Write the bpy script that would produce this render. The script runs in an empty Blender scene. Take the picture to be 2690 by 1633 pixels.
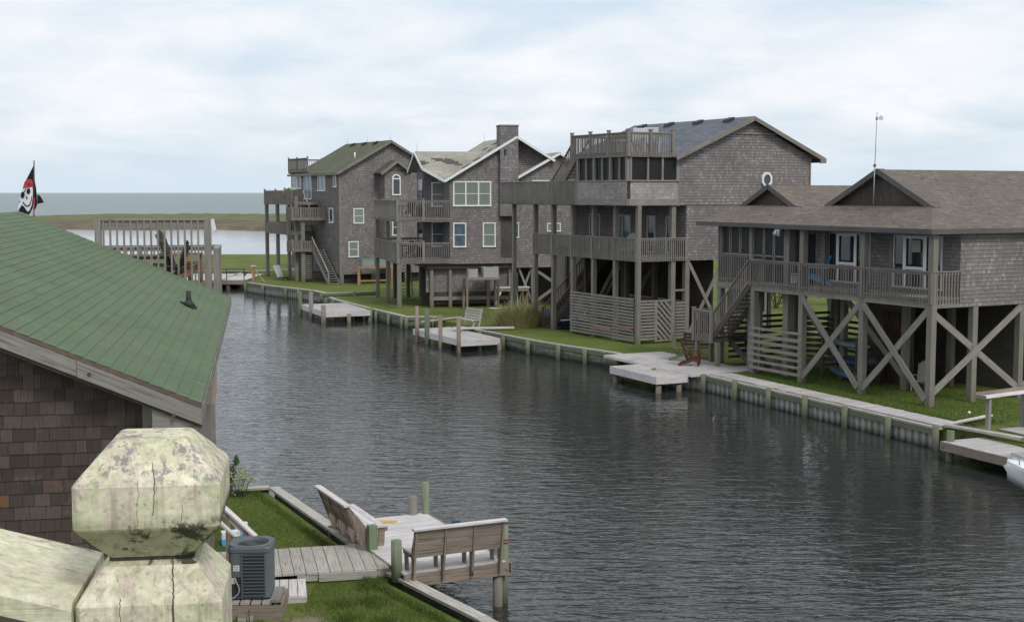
import bpy, math, random
from math import radians as R, sin, cos, pi
random.seed(7)
D=bpy.data; SC=bpy.context.scene; COL=SC.collection
# ---------------------------------------------------------------- camera, world, sun, exposure
F_=3500.;CX=1345.;CY=816.5;HC=8.3;GZ=.7
PITCH=math.atan((CY-506)/F_)
cam=D.cameras.new('camera');co=D.objects.new('camera',cam);COL.objects.link(co)
co.location=(0,0,HC);co.rotation_euler=(pi/2-PITCH,0,0)
cam.sensor_width=36;cam.lens=F_/2690*36;cam.clip_start=.05;cam.clip_end=60000
SC.camera=co
W=D.worlds.new('World');SC.world=W;W.use_nodes=True
def N(nt,typ,ins=None,**pr):
    n=nt.nodes.new(typ)
    for k,v in pr.items(): setattr(n,k,v)
    for k,v in (ins or {}).items():
        s=n.inputs[k]
        if hasattr(v,'is_linked') or isinstance(v,bpy.types.NodeSocket): nt.links.new(v,s)
        else: s.default_value=v
    return n
def MA(nt,op,a,b=0.,c=None,clamp=False):
    i={0:a,1:b}
    if c is not None: i[2]=c
    return N(nt,'ShaderNodeMath',i,operation=op,use_clamp=clamp).outputs[0]
def MIX(nt,f,a,b,bt='MIX'):
    n=N(nt,'ShaderNodeMix',None,data_type='RGBA',blend_type=bt)
    for k,v in ((0,f),(6,a),(7,b)):
        if isinstance(v,bpy.types.NodeSocket): nt.links.new(v,n.inputs[k])
        else: n.inputs[k].default_value=(tuple(v)+(1,))[:4] if k else v
    return n.outputs[2]
def RAMP(nt,f,stops):
    n=N(nt,'ShaderNodeValToRGB',{0:f});e=n.color_ramp.elements
    while len(e)<len(stops): e.new(.5)
    for q,(p,c) in zip(e,stops):
        q.position=p; q.color=(tuple(c)+(1,))[:4] if hasattr(c,'__len__') else (c,c,c,1)
    return n.outputs[0]
def NOISE(nt,vec,scale,detail=3,rough=.55,dist=0,dim='3D',w=None):
    i={'Scale':scale,'Detail':detail,'Roughness':rough,'Distortion':dist}
    if vec is not None and dim!='1D': i['Vector']=vec
    if w is not None: i['W']=w
    return N(nt,'ShaderNodeTexNoise',i,noise_dimensions=dim).outputs[0]
def MAP(nt,vec,scale=(1,1,1),loc=(0,0,0),rot=(0,0,0)):
    return N(nt,'ShaderNodeMapping',{'Vector':vec,'Location':loc,'Rotation':rot,'Scale':scale}).outputs[0]
SUN_EL=R(48);SUN_AZ=R(150)     # azimuth from +Y clockwise: behind the camera to the right
nt=W.node_tree;nt.nodes.clear()
sky=N(nt,'ShaderNodeTexSky',None,sky_type='NISHITA');sky.sun_disc=False
sky.sun_elevation=SUN_EL;sky.sun_rotation=SUN_AZ;sky.air_density=1.0;sky.dust_density=1.5
tc=N(nt,'ShaderNodeTexCoord').outputs['Generated']
sp=N(nt,'ShaderNodeSeparateXYZ',{0:tc})
zz=MA(nt,'MAXIMUM',sp.outputs[2],.0)
inv=MA(nt,'DIVIDE',1.,MA(nt,'ADD',zz,.2))
cv=N(nt,'ShaderNodeCombineXYZ',{0:MA(nt,'MULTIPLY',sp.outputs[0],inv),1:MA(nt,'MULTIPLY',sp.outputs[1],inv),2:0.}).outputs[0]
n1=NOISE(nt,MAP(nt,cv,(1.15,1.0,1),(3.1,1.7,0),(0,0,R(-14))),2.3,9,.56,.25)
n2=NOISE(nt,MAP(nt,cv,(.9,.55,1),(7.7,2.2,0),(0,0,R(20))),1.5,4,.5,.2)
cl=MA(nt,'ADD',MA(nt,'MULTIPLY',n1,.65),MA(nt,'MULTIPLY',n2,.45))
cf=RAMP(nt,cl,[(.42,0.),(.54,.5),(.66,1.)])
# overcast veil under brighter cloud
veil=MIX(nt,RAMP(nt,zz,[(0.,0.),(.2,1.)]),(6.2,7.2,8.2),(6.45,7.45,8.55))
bright=MIX(nt,RAMP(nt,NOISE(nt,MAP(nt,cv,(1,1,1),(1,5,0)),3.0,6,.6),[(.35,0.),(.65,1.)]),(7.9,8.25,8.7),(8.5,8.65,8.9))
skv=MIX(nt,.86,sky.outputs[0],veil)
skc=MIX(nt,cf,skv,bright)
low=RAMP(nt,sp.outputs[2],[(0.,.0),(.004,0.),(.05,1.)])
hz=MIX(nt,low,(6.1,7.05,7.95),skc)
bg=N(nt,'ShaderNodeBackground',{0:hz,1:.1})
nt.links.new(bg.outputs[0],N(nt,'ShaderNodeOutputWorld').inputs[0])
sl=D.lights.new('sun','SUN');so=D.objects.new('sun',sl);COL.objects.link(so)
sl.energy=1.5;sl.angle=R(14);sl.color=(1,.965,.91)
so.rotation_euler=(pi/2-SUN_EL,0,pi-SUN_AZ);so.location=(20,-20,40)

VS=SC.view_settings;VS.view_transform='Standard';VS.look='None';VS.exposure=.17;VS.gamma=1;VS.use_curve_mapping=False
# ---------------------------------------------------------------- measuring helpers
def ray(u,v):
    x=(u-CX)/F_; z=-(v-CY)/F_
    return (x, cos(PITCH)+z*sin(PITCH), -sin(PITCH)+z*cos(PITCH))
def gp(u,v,z=GZ):
    d=ray(u,v);t=(z-HC)/d[2];return (d[0]*t,d[1]*t,z)
class Fr:
    def __init__(s,ox,oy,th):
        s.o=(ox,oy);s.th=R(th);t=s.th;s.B=(cos(t),sin(t));s.A=(-sin(t),cos(t))
    def loc(s,p):
        x=p[0]-s.o[0];y=p[1]-s.o[1];return (x*s.B[0]+y*s.B[1],x*s.A[0]+y*s.A[1])
    def wor(s,x,y): return (s.o[0]+x*s.B[0]+y*s.A[0],s.o[1]+x*s.B[1]+y*s.A[1])
    def Y(s,u,v,ly=0):
        d=ray(u,v);n=s.A;t=(ly+s.o[0]*n[0]+s.o[1]*n[1])/(d[0]*n[0]+d[1]*n[1])
        return (s.loc((d[0]*t,d[1]*t))[0],HC+d[2]*t)
    def X(s,u,v,lx=0):
        d=ray(u,v);n=s.B;t=(lx+s.o[0]*n[0]+s.o[1]*n[1])/(d[0]*n[0]+d[1]*n[1])
        return (s.loc((d[0]*t,d[1]*t))[1],HC+d[2]*t)
    def Z(s,u,v,z=GZ): return s.loc(gp(u,v,z))
# ---------------------------------------------------------------- mesh builder
def vsub(a,b): return (a[0]-b[0],a[1]-b[1],a[2]-b[2])
def vadd(a,b,k=1): return (a[0]+b[0]*k,a[1]+b[1]*k,a[2]+b[2]*k)
def dot(a,b): return a[0]*b[0]+a[1]*b[1]+a[2]*b[2]
def cross(a,b): return (a[1]*b[2]-a[2]*b[1],a[2]*b[0]-a[0]*b[2],a[0]*b[1]-a[1]*b[0])
def nrm(a):
    l=math.sqrt(dot(a,a)) or 1.;return (a[0]/l,a[1]/l,a[2]/l)
class MB:
    def __init__(s): s.v=[];s.f=[];s.uv=[];s.r=[];s.sm=[]
    def face(s,pts,t=None,rnd=None,smooth=False,uv=None):
        i=len(s.v);s.v+=pts;s.f.append(tuple(range(i,i+len(pts))))
        if uv is None:
            n=None
            for k in range(len(pts)-2):
                n=cross(vsub(pts[k+1],pts[k]),vsub(pts[k+2],pts[k]))
                if dot(n,n)>1e-14: break
            n=nrm(n)
            if t is None:
                t=(1,0,0) if abs(n[2])>.97 else nrm(cross((0,0,1),n))
            else:
                t=vadd(t,n,-dot(t,n))
                t=nrm(t) if dot(t,t)>1e-9 else nrm(cross((0,0,1) if abs(n[2])<.9 else (1,0,0),n))
            b=cross(n,t)
            uv=[(dot(p,t),dot(p,b)) for p in pts]
        s.uv+=uv;s.r.append(random.random() if rnd is None else rnd);s.sm.append(smooth)
    def hexa(s,c,t=None,rnd=None):
        rnd=random.random() if rnd is None else rnd
        for q in ((0,3,2,1),(4,5,6,7),(0,1,5,4),(1,2,6,5),(2,3,7,6),(3,0,4,7)):
            s.face([c[k] for k in q],t,rnd)
    def box(s,x0,x1,y0,y1,z0,z1,grain=None,rnd=None):
        if grain is None:
            d=(abs(x1-x0),abs(y1-y0),abs(z1-z0));g=d.index(max(d));grain=[(1,0,0),(0,1,0),(0,0,1)][g]
        elif grain=='auto': grain=None
        x0,x1=min(x0,x1),max(x0,x1);y0,y1=min(y0,y1),max(y0,y1);z0,z1=min(z0,z1),max(z0,z1)
        s.hexa([(x0,y0,z0),(x1,y0,z0),(x1,y1,z0),(x0,y1,z0),(x0,y0,z1),(x1,y0,z1),(x1,y1,z1),(x0,y1,z1)],grain,rnd);return s
    def beam(s,p,q,w,h,up=(0,0,1),rnd=None):
        t=nrm(vsub(q,p));a=cross(t,up)
        a=nrm(a) if dot(a,a)>1e-8 else (1,0,0)
        b=cross(a,t);c=[]
        for e in (p,q):
            for i,j in ((-1,-1),(1,-1),(1,1),(-1,1)):
                c.append(vadd(vadd(e,a,i*w/2),b,j*h/2))
        c=[c[0],c[1],c[5],c[4],c[3],c[2],c[6],c[7]]
        s.hexa(c,t,rnd);return s
    def cyl(s,p,q,r,r2=None,n=10,caps=True,rnd=None,smooth=True):
        r2=r if r2 is None else r2
        t=nrm(vsub(q,p));a=nrm(cross(t,(0,0,1) if abs(t[2])<.9 else (1,0,0)));b=cross(t,a)
        rnd=random.random() if rnd is None else rnd
        A=[vadd(vadd(p,a,r*cos(2*pi*k/n)),b,r*sin(2*pi*k/n)) for k in range(n)]
        B=[vadd(vadd(q,a,r2*cos(2*pi*k/n)),b,r2*sin(2*pi*k/n)) for k in range(n)]
        for k in range(n):
            m=(k+1)%n;s.face([A[k],A[m],B[m],B[k]],t,rnd,smooth)
        if caps: s.face(A[::-1],None,rnd);s.face(B,None,rnd)
        return s
    def rings(s,rs,t=None,smooth=True,cap=True,rnd=.5,closed=True):
        for A,B in zip(rs,rs[1:]):
            n=len(A)
            for k in range(n if closed else n-1):
                m=(k+1)%n;s.face([A[k],A[m],B[m],B[k]],t,rnd,smooth)
        if cap: s.face(rs[0][::-1],t,rnd);s.face(rs[-1],t,rnd)
        return s
    def prism(s,pts,off,t=None,rnd=None):
        "solid from a polygon and an offset vector"
        rnd=random.random() if rnd is None else rnd
        q=[vadd(p,off) for p in pts];n=len(pts)
        s.face(list(pts),t,rnd);s.face(q[::-1],t,rnd)
        for k in range(n):
            m=(k+1)%n;s.face([pts[m],pts[k],q[k],q[m]],t,rnd)
        return s
    def build(s,name,mat,parent=None,**kw):
        z=0
        if parent is not None:
            r=parent
            while r.parent: r=r.parent
            z=r.location.z if r.type=='EMPTY' else 0
        me=D.meshes.new(name)
        me.from_pydata([(a,b,c-z) for a,b,c in s.v],[],s.f)
        ul=me.uv_layers.new(name='UVMap');ul.data.foreach_set('uv',[c for p in s.uv for c in p])
        at=me.attributes.new('rnd','FLOAT','FACE');at.data.foreach_set('value',s.r)
        me.polygons.foreach_set('use_smooth',s.sm)
        if any(s.sm):
            import bmesh
            bm=bmesh.new();bm.from_mesh(me);bmesh.ops.remove_doubles(bm,verts=bm.verts,dist=1e-5);bm.to_mesh(me);bm.free()
        me.materials.append(mat)
        o=D.objects.new(name,me);COL.objects.link(o)
        if parent is not None: o.parent=parent
        for k,v in kw.items(): o[k]=v
        return o
def tag(o,label=None,cat=None,group=None,kind=None):
    for k,v in (('label',label),('category',cat),('group',group),('kind',kind)):
        if v: o[k]=v
    return o
def thing(name,label,cat,loc=(0,0,GZ),rz=0,group=None):
    o=D.objects.new(name,None);COL.objects.link(o);o.location=loc;o.rotation_euler=(0,0,rz)
    o.empty_display_size=.3
    return tag(o,label,cat,group)
def copy_tree(o,parent=None):
    c=o.copy();COL.objects.link(c);c.parent=parent
    for ch in list(o.children): copy_tree(ch,c)
    return c
# ---------------------------------------------------------------- materials
MATS={}
def mat(name,f,rough=.8,spec=.3):
    m=D.materials.new(name);m.use_nodes=True;t=m.node_tree;b=t.nodes['Principled BSDF']
    b.inputs['Roughness'].default_value=rough;b.inputs['Specular IOR Level'].default_value=spec
    c,bp=f(t,b)
    if c is not None:
        if isinstance(c,bpy.types.NodeSocket): t.links.new(c,b.inputs['Base Color'])
        else: b.inputs['Base Color'].default_value=(tuple(c)+(1,))[:4]
    if bp is not None:
        h,st,di=bp
        t.links.new(N(t,'ShaderNodeBump',{'Height':h,'Strength':st,'Distance':di}).outputs[0],b.inputs['Normal'])
    MATS[name]=m;return m
def uvs(t): return N(t,'ShaderNodeTexCoord').outputs['UV']
def obj(t): return N(t,'ShaderNodeTexCoord').outputs['Object']
def rn(t): return N(t,'ShaderNodeAttribute',None,attribute_name='rnd').outputs['Fac']
def orand(t): return N(t,'ShaderNodeObjectInfo').outputs['Random']
def plain(c,var=.1,sc=6,rough=.6,spec=.4,name=None):
    def f(t,b):
        n=NOISE(t,obj(t),sc,4)
        return MIX(t,n,tuple(x*(1-var) for x in c),tuple(min(1,x*(1+var)) for x in c)),None
    return mat(name or 'm%d'%len(MATS),f,rough,spec)
def wood(name,a,b2,gr=(.14,.13,.11),moss=None,mossf=.5,rv=.5,sc=1.,bump=.3,knots=False,foot=None):
    def f(t,b):
        uv=uvs(t);r=rn(t)
        off=N(t,'ShaderNodeCombineXYZ',{0:MA(t,'MULTIPLY',r,31.),1:MA(t,'MULTIPLY',r,17.),2:orand(t)}).outputs[0]
        v=N(t,'ShaderNodeVectorMath',{0:uv,1:off},operation='ADD').outputs[0]
        g=NOISE(t,MAP(t,v,(1.6*sc,42*sc,1)),1.,5,.65,.3)
        g2=NOISE(t,MAP(t,v,(.7*sc,5*sc,1)),1.,3)
        c=MIX(t,MA(t,'ADD',MA(t,'MULTIPLY',r,rv),MA(t,'MULTIPLY',g2,1-rv)),a,b2)
        c=MIX(t,RAMP(t,g,[(.36,1.),(.5,0.)]),c,gr)
        c=MIX(t,MA(t,'MULTIPLY',RAMP(t,NOISE(t,obj(t),.9,4),[(.42,0.),(.62,1.)]),.35),c,tuple(x*.72 for x in a))
        if moss:
            mm=RAMP(t,NOISE(t,obj(t),2.2,5,.65),[(.5-.25*mossf,0.),(.68,1.)])
            c=MIX(t,mm,c,moss)
        if foot:
            zz_=N(t,'ShaderNodeSeparateXYZ',{0:obj(t)}).outputs[2]
            c=MIX(t,RAMP(t,MA(t,'ADD',zz_,MA(t,'MULTIPLY',NOISE(t,MAP(t,obj(t),(6,6,1.5)),1.,4),.7)),[(.35,.75),(.95,0.)]),c,foot)
        if knots:
            vo=N(t,'ShaderNodeTexVoronoi',{'Vector':MAP(t,v,(1.4,4.5,1)),'Scale':1.}).outputs[0]
            c=MIX(t,RAMP(t,vo,[(.06,1.),(.11,0.)]),c,(.05,.035,.025))
        return c,(g,bump,.012)
    return mat(name,f,.85,.2)
def shingle(name,h,w,cols,joint_butt_shade=.35,mossy=None,hl=.12,odd=None,bump=.6,big=1.):
    "random-width courses: v up the wall, u along it"
    def f(t,b):
        s=N(t,'ShaderNodeSeparateXYZ',{0:uvs(t)});u,v=s.outputs[0],s.outputs[1]
        wob=MA(t,'MULTIPLY',MA(t,'SUBTRACT',NOISE(t,uvs(t),.35,2),.5),h*.25)
        vv=MA(t,'DIVIDE',MA(t,'ADD',v,wob),h);row=MA(t,'FLOOR',vv);fv=MA(t,'FRACT',vv)
        rr=N(t,'ShaderNodeTexWhiteNoise',{'W':row},noise_dimensions='1D').outputs['Value']
        rw=MA(t,'ADD',MA(t,'MULTIPLY',rr,37.),0.)
        nu=NOISE(t,N(t,'ShaderNodeCombineXYZ',{0:MA(t,'MULTIPLY',u,2.6),1:MA(t,'MULTIPLY',row,7.3),2:0.}).outputs[0],1.,1)
        uu=MA(t,'ADD',MA(t,'ADD',MA(t,'DIVIDE',u,w),rw),MA(t,'MULTIPLY',nu,1.7))
        ce=MA(t,'FLOOR',uu);fu=MA(t,'FRACT',uu)
        rc=N(t,'ShaderNodeTexWhiteNoise',{'Vector':N(t,'ShaderNodeCombineXYZ',{0:ce,1:row,2:0.}).outputs[0]},noise_dimensions='3D')
        rnd=rc.outputs['Value']
        c=RAMP(t,rnd,[(i/(len(cols)-1),k) for i,k in enumerate(cols)])
        st=NOISE(t,MAP(t,uvs(t),(55,4,1)),1.,3)
        c=MIX(t,MA(t,'MULTIPLY',RAMP(t,st,[(.35,1.),(.6,0.)]),.35),c,tuple(x*.5 for x in cols[0]))
        bigN=NOISE(t,uvs(t),.55,4,.6)
        c=MIX(t,1.,c,RAMP(t,bigN,[(.3,(1-.22*big,)*3),(.7,(1+.18*big,)*3)]),'MULTIPLY')
        # weathered lighter butt ends
        c=MIX(t,MA(t,'MULTIPLY',RAMP(t,fv,[(hl*1.2,1.),(hl*3.2,0.)]),.22),c,tuple(min(1,x*1.5) for x in cols[-1]))
        if odd:
            o=RAMP(t,rc.outputs['Color'],[(odd[0],0.),(odd[0]+.01,1.)]);sx=N(t,'ShaderNodeSeparateColor',{0:rc.outputs['Color']})
            c=MIX(t,MA(t,'MULTIPLY',MA(t,'GREATER_THAN',sx.outputs[2],odd[0]),.8),c,odd[1])
        if mossy:
            c=MIX(t,RAMP(t,NOISE(t,obj(t),.7,5,.6),[(.5,0.),(.75,.7)]),c,mossy)
        jt=MA(t,'MULTIPLY',MA(t,'LESS_THAN',fu,.055),joint_butt_shade*1.4,clamp=True)
        bt=MA(t,'MULTIPLY',MA(t,'LESS_THAN',fv,hl),joint_butt_shade*1.6,clamp=True)  # shadow line under each course butt, painted into the colour
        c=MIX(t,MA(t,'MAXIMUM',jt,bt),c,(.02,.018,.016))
        hg=MA(t,'MULTIPLY',MA(t,'SUBTRACT',1.,fv),1.)
        hg=MA(t,'SUBTRACT',hg,MA(t,'MULTIPLY',jt,.6))
        return c,(MA(t,'ADD',hg,MA(t,'MULTIPLY',rnd,.25)),bump,.02)
    return mat(name,f,.88,.2)
shingle('cedar',.145,.13,[(.19,.168,.166),(.245,.225,.222),(.22,.185,.182),(.335,.315,.31)],mossy=(.18,.172,.16),joint_butt_shade=.55,bump=.8)
shingle('cedar_pale',.145,.13,[(.27,.25,.225),(.38,.36,.34),(.33,.29,.27),(.46,.44,.42)],joint_butt_shade=.3)
shingle('cedar_dark',.145,.15,[(.045,.032,.026),(.075,.052,.042),(.06,.045,.038),(.11,.082,.07)],joint_butt_shade=.5,odd=(.965,(.16,.085,.05)))
shingle('roof_brown',.14,.33,[(.135,.11,.09),(.185,.155,.13),(.155,.125,.104),(.215,.182,.155)],joint_butt_shade=.35,hl=.16,bump=.4,big=.35)
shingle('roof_olive',.14,.33,[(.085,.095,.062),(.125,.13,.085),(.10,.105,.07),(.15,.155,.105)],joint_butt_shade=.25,hl=.09,bump=.3)
shingle('roof_slate',.14,.33,[(.10,.112,.13),(.145,.16,.18),(.12,.135,.155),(.175,.19,.21)],joint_butt_shade=.25,hl=.09,bump=.3)
shingle('roof_tan',.14,.33,[(.29,.275,.225),(.36,.345,.285),(.32,.30,.25),(.40,.385,.33)],joint_butt_shade=.2,hl=.09,bump=.3)
shingle('roof_green',.1425,.32,[(.112,.155,.088),(.124,.172,.099),(.118,.163,.093),(.131,.184,.108)],joint_butt_shade=.2,hl=.02,bump=.1,mossy=(.13,.15,.098),big=.6)
wood('grey_wood',(.235,.212,.19),(.335,.312,.288),moss=(.225,.215,.185),mossf=.05)
wood('rake_grey',(.095,.092,.094),(.155,.15,.15))
wood('brown_wood',(.215,.185,.16),(.315,.28,.25))
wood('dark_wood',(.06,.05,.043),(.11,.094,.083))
wood('stair_brown',(.115,.08,.065),(.18,.13,.11))
wood('pile_wood',(.205,.184,.16),(.295,.272,.243),moss=(.205,.20,.16),mossf=.3,rv=.5,foot=(.16,.125,.09))
wood('green_wood',(.135,.145,.10),(.215,.225,.165),moss=(.13,.165,.095),mossf=.5,rv=.4)
wood('green_pole',(.20,.23,.15),(.29,.31,.23),moss=(.17,.22,.13),mossf=.5,rv=.4,foot=(.05,.05,.035))
wood('tide_wood',(.135,.145,.10),(.225,.23,.172),moss=(.13,.165,.095),mossf=.5,rv=.7,foot=(.045,.045,.03))
wood('pale_wood',(.56,.525,.51),(.74,.70,.69),gr=(.40,.37,.35),rv=.6,bump=.2)
wood('dock_grey',(.42,.39,.375),(.60,.565,.55),gr=(.28,.25,.24),rv=.75)
wood('tan_deck',(.40,.365,.325),(.57,.535,.49),gr=(.23,.195,.17),moss=(.38,.38,.31),mossf=.1,rv=.6)
wood('red_wood',(.10,.038,.024),(.17,.06,.035),gr=(.05,.02,.015))
wood('new_wood',(.34,.21,.12),(.43,.28,.17),gr=(.2,.11,.06))
wood('bench_wood',(.24,.19,.155),(.33,.275,.23),gr=(.13,.10,.08),knots=True,rv=.4)
wood('door_red',(.04,.016,.012),(.06,.022,.016))
wood('pale_tan',(.40,.33,.25),(.50,.42,.33))
wood('rust_board',(.30,.15,.12),(.38,.21,.17))
plain((.78,.78,.77),.06,name='white_paint',rough=.5)
plain((.52,.55,.56),.06,name='grey_paint',rough=.5)
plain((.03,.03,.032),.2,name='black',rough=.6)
plain((.012,.012,.016),.2,name='navy_cloth',rough=.9)
plain((.022,.05,.13),.3,2,name='blue_tarp',rough=.6)
plain((.07,.42,.80),.06,name='blue_plastic',rough=.4)
plain((.05,.14,.16),.15,name='aqua_plastic',rough=.4)
plain((.72,.72,.74),.08,name='white_plastic',rough=.4)
plain((.6,.42,.16),.15,name='yellow_plastic',rough=.5)
plain((.45,.05,.06),.2,name='red_cloth',rough=.9)
plain((.115,.138,.152),.12,3,name='unit_grey',rough=.55)
plain((.035,.042,.048),.25,60,name='grille',rough=.5)
plain((.17,.21,.20),.15,3,name='unit_green',rough=.6)
plain((.36,.35,.32),.2,4,name='unit_beige',rough=.7)
plain((.35,.36,.36),.1,name='metal',rough=.4)
plain((.30,.12,.07),.3,12,name='rust',rough=.8)
plain((.85,.86,.87),.04,name='gelcoat',rough=.25,spec=.5)
plain((.5,.49,.46),.15,5,name='concrete',rough=.9)
plain((.33,.1,.07),.1,name='rope_red',rough=.8)
def _glass(t,b):
    b.inputs['Roughness'].default_value=.06
    b.inputs['Specular IOR Level'].default_value=.9
    n=NOISE(t,obj(t),1.1,2)
    return MIX(t,n,(.012,.016,.02),(.045,.055,.065)),(n,.05,.05)
mat('glass',_glass)
def _glassc(t,b):
    b.inputs['Roughness'].default_value=.12;b.inputs['Specular IOR Level'].default_value=.7
    n=NOISE(t,MAP(t,obj(t),(14,14,.6)),1.,2)
    return MIX(t,n,(.16,.185,.165),(.27,.30,.27)),None
mat('curtained_glass',_glassc)
def _glassb(t,b):
    b.inputs['Roughness'].default_value=.08;b.inputs['Specular IOR Level'].default_value=.9
    n=NOISE(t,MAP(t,obj(t),(3,3,1.6)),1.,2)
    return MIX(t,n,(.03,.05,.075),(.17,.23,.28)),None
mat('blue_glass',_glassb)
def _screen(t,b):
    n=NOISE(t,obj(t),.8,3)
    return MIX(t,n,(.008,.009,.01),(.03,.032,.036)),None
mat('screen',_screen,.5,.25)
def _sheet(t,b):
    o=obj(t);s=N(t,'ShaderNodeSeparateXYZ',{0:o})
    n=NOISE(t,MAP(t,uvs(t),(7,.6,1)),1.,4,.6)
    c=MIX(t,RAMP(t,n,[(.35,0.),(.65,1.)]),(.25,.235,.21),(.42,.40,.385))
    wl=RAMP(t,MA(t,'ADD',s.outputs[2],MA(t,'MULTIPLY',NOISE(t,uvs(t),3.,3),.25)),[(.0,0.),(.12,.0),(.36,1.)])
    c=MIX(t,wl,(.055,.06,.04),c)
    return c,None
mat('sheet_pile',_sheet,.8,.3)
def _sheetg(t,b):
    o=obj(t);s=N(t,'ShaderNodeSeparateXYZ',{0:o})
    n=NOISE(t,MAP(t,uvs(t),(9,.8,1)),1.,4,.6)
    c=MIX(t,RAMP(t,n,[(.35,0.),(.65,1.)]),(.10,.11,.075),(.26,.29,.21))
    wl=RAMP(t,MA(t,'ADD',s.outputs[2],MA(t,'MULTIPLY',NOISE(t,uvs(t),3.,3),.3)),[(.0,0.),(.22,.0),(.5,1.)])
    c=MIX(t,wl,(.03,.032,.022),c)
    return c,None
mat('sheet_board',_sheetg,.85,.3)
def _lawn(t,b):
    o=obj(t)
    a=NOISE(t,o,.35,5,.6);c2=NOISE(t,o,2.3,5,.65);f=NOISE(t,MAP(t,o,(1,1,1)),26.,4,.7)
    c=MIX(t,RAMP(t,a,[(.35,0.),(.65,1.)]),(.080,.120,.024),(.148,.17,.046))
    c=MIX(t,RAMP(t,c2,[(.5,0.),(.68,1.)]),c,(.15,.15,.055))
    c=MIX(t,1.,c,RAMP(t,f,[(.3,.5),(.7,1.5)]),'MULTIPLY')
    c=MIX(t,RAMP(t,NOISE(t,MAP(t,o,(1,1,1),(9,4,0)),.55,6,.62),[(.60,0.),(.70,.8)]),c,(.21,.175,.11))
    return c,(f,.5,.04)
mat('lawn',_lawn,.95,.1)
def _nlawn(t,b):
    c,bp=_lawn(t,b)
    o=obj(t);d=N(t,'ShaderNodeVectorMath',{0:MAP(t,o,(1.,.75,0)),1:(-3.75,17.1,0)},operation='DISTANCE').outputs['Value']
    k=RAMP(t,MA(t,'ADD',d,MA(t,'MULTIPLY',MA(t,'SUBTRACT',NOISE(t,o,2.6,5,.65),.5),1.6)),[(.35,1.),(.75,0.)])
    return MIX(t,k,c,MIX(t,NOISE(t,o,30.,4,.7),(.17,.14,.09),(.33,.28,.20))),bp
mat('near_lawn',_nlawn,.95,.1)
def _marsh(t,b):
    o=obj(t);s=N(t,'ShaderNodeSeparateXYZ',{0:o})
    st=NOISE(t,MAP(t,o,(.25,.05,1)),1.,5,.65)
    yy=MA(t,'ADD',s.outputs[1],MA(t,'MULTIPLY',MA(t,'SUBTRACT',st,.5),60.))
    g=RAMP(t,MA(t,'DIVIDE',MA(t,'SUBTRACT',yy,290.),200.),[(.25,0.),(.5,1.)])
    br=MIX(t,RAMP(t,st,[(.35,0.),(.65,1.)]),(.105,.08,.055),(.18,.145,.10))
    gr=MIX(t,RAMP(t,NOISE(t,MAP(t,o,(.3,.02,1)),1.,4),[(.35,0.),(.65,1.)]),(.105,.12,.05),(.17,.175,.085))
    return MIX(t,g,br,gr),None
mat('marsh',_marsh,.95,.1)
def _leaf(a,b3,nm):
    def f(t,b):
        return MIX(t,MA(t,'ADD',MA(t,'MULTIPLY',rn(t),.7),MA(t,'MULTIPLY',NOISE(t,obj(t),2.5,2),.3)),a,b3),None
    return mat(nm,f,.75,.25)
_leaf((.035,.075,.018),(.11,.17,.045),'leaf')
_leaf((.05,.09,.015),(.13,.18,.04),'blade')
_leaf((.36,.33,.15),(.68,.56,.35),'straw')
_leaf((.20,.25,.08),(.46,.45,.19),'reed')
_leaf((.05,.04,.035),(.10,.085,.07),'bark')
def _water(t,b):
    b.inputs['Roughness'].default_value=.04;b.inputs['IOR'].default_value=1.4
    b.inputs['Specular IOR Level'].default_value=.5
    o=N(t,'ShaderNodeTexCoord').outputs['Object']
    w1=NOISE(t,MAP(t,o,(1.0,3.3,1),(0,0,0),(0,0,R(10))),.9,2.2,.5,.7)
    w2=NOISE(t,MAP(t,o,(1.1,2.6,1),(5,3,0),(0,0,R(-13))),3.0,2,.5,.3)
    w3=NOISE(t,MAP(t,o,(.25,.5,1)),.5,2)
    gust=RAMP(t,NOISE(t,MAP(t,o,(.11,.05,1)),1.,3,.6),[(.3,.55),(.7,1.)])
    h=MA(t,'ADD',MA(t,'MULTIPLY',w1,.55),MA(t,'ADD',MA(t,'MULTIPLY',w2,.16),MA(t,'MULTIPLY',w3,.25)))
    s=N(t,'ShaderNodeSeparateXYZ',{0:o})
    lee=MA(t,'ADD',MA(t,'MULTIPLY',MA(t,'SUBTRACT',s.outputs[0],14.),.88),MA(t,'MULTIPLY',MA(t,'SUBTRACT',s.outputs[1],42.7),.47))
    lee=MA(t,'ADD',lee,MA(t,'MULTIPLY',NOISE(t,MAP(t,o,(.2,.08,1)),1.,2),5.))
    h=MA(t,'MULTIPLY',h,MA(t,'MULTIPLY',gust,RAMP(t,MA(t,'DIVIDE',MA(t,'MULTIPLY',lee,-1.),12.),[(0.,.28),(1.,1.)])))
    return (.030,.033,.031),(h,1.,.16)
mat('water',_water)
def _sea(t,b):
    b.inputs['Roughness'].default_value=.3;b.inputs['IOR'].default_value=1.333
    o=N(t,'ShaderNodeTexCoord').outputs['Object']
    n=NOISE(t,MAP(t,o,(.02,.006,1)),1.,5,.6)
    h=NOISE(t,MAP(t,o,(.1,.25,1)),1.,5,.65)
    return MIX(t,n,(.10,.15,.15),(.155,.205,.20)),(h,.9,1.6)
mat('sea',_sea)
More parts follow.
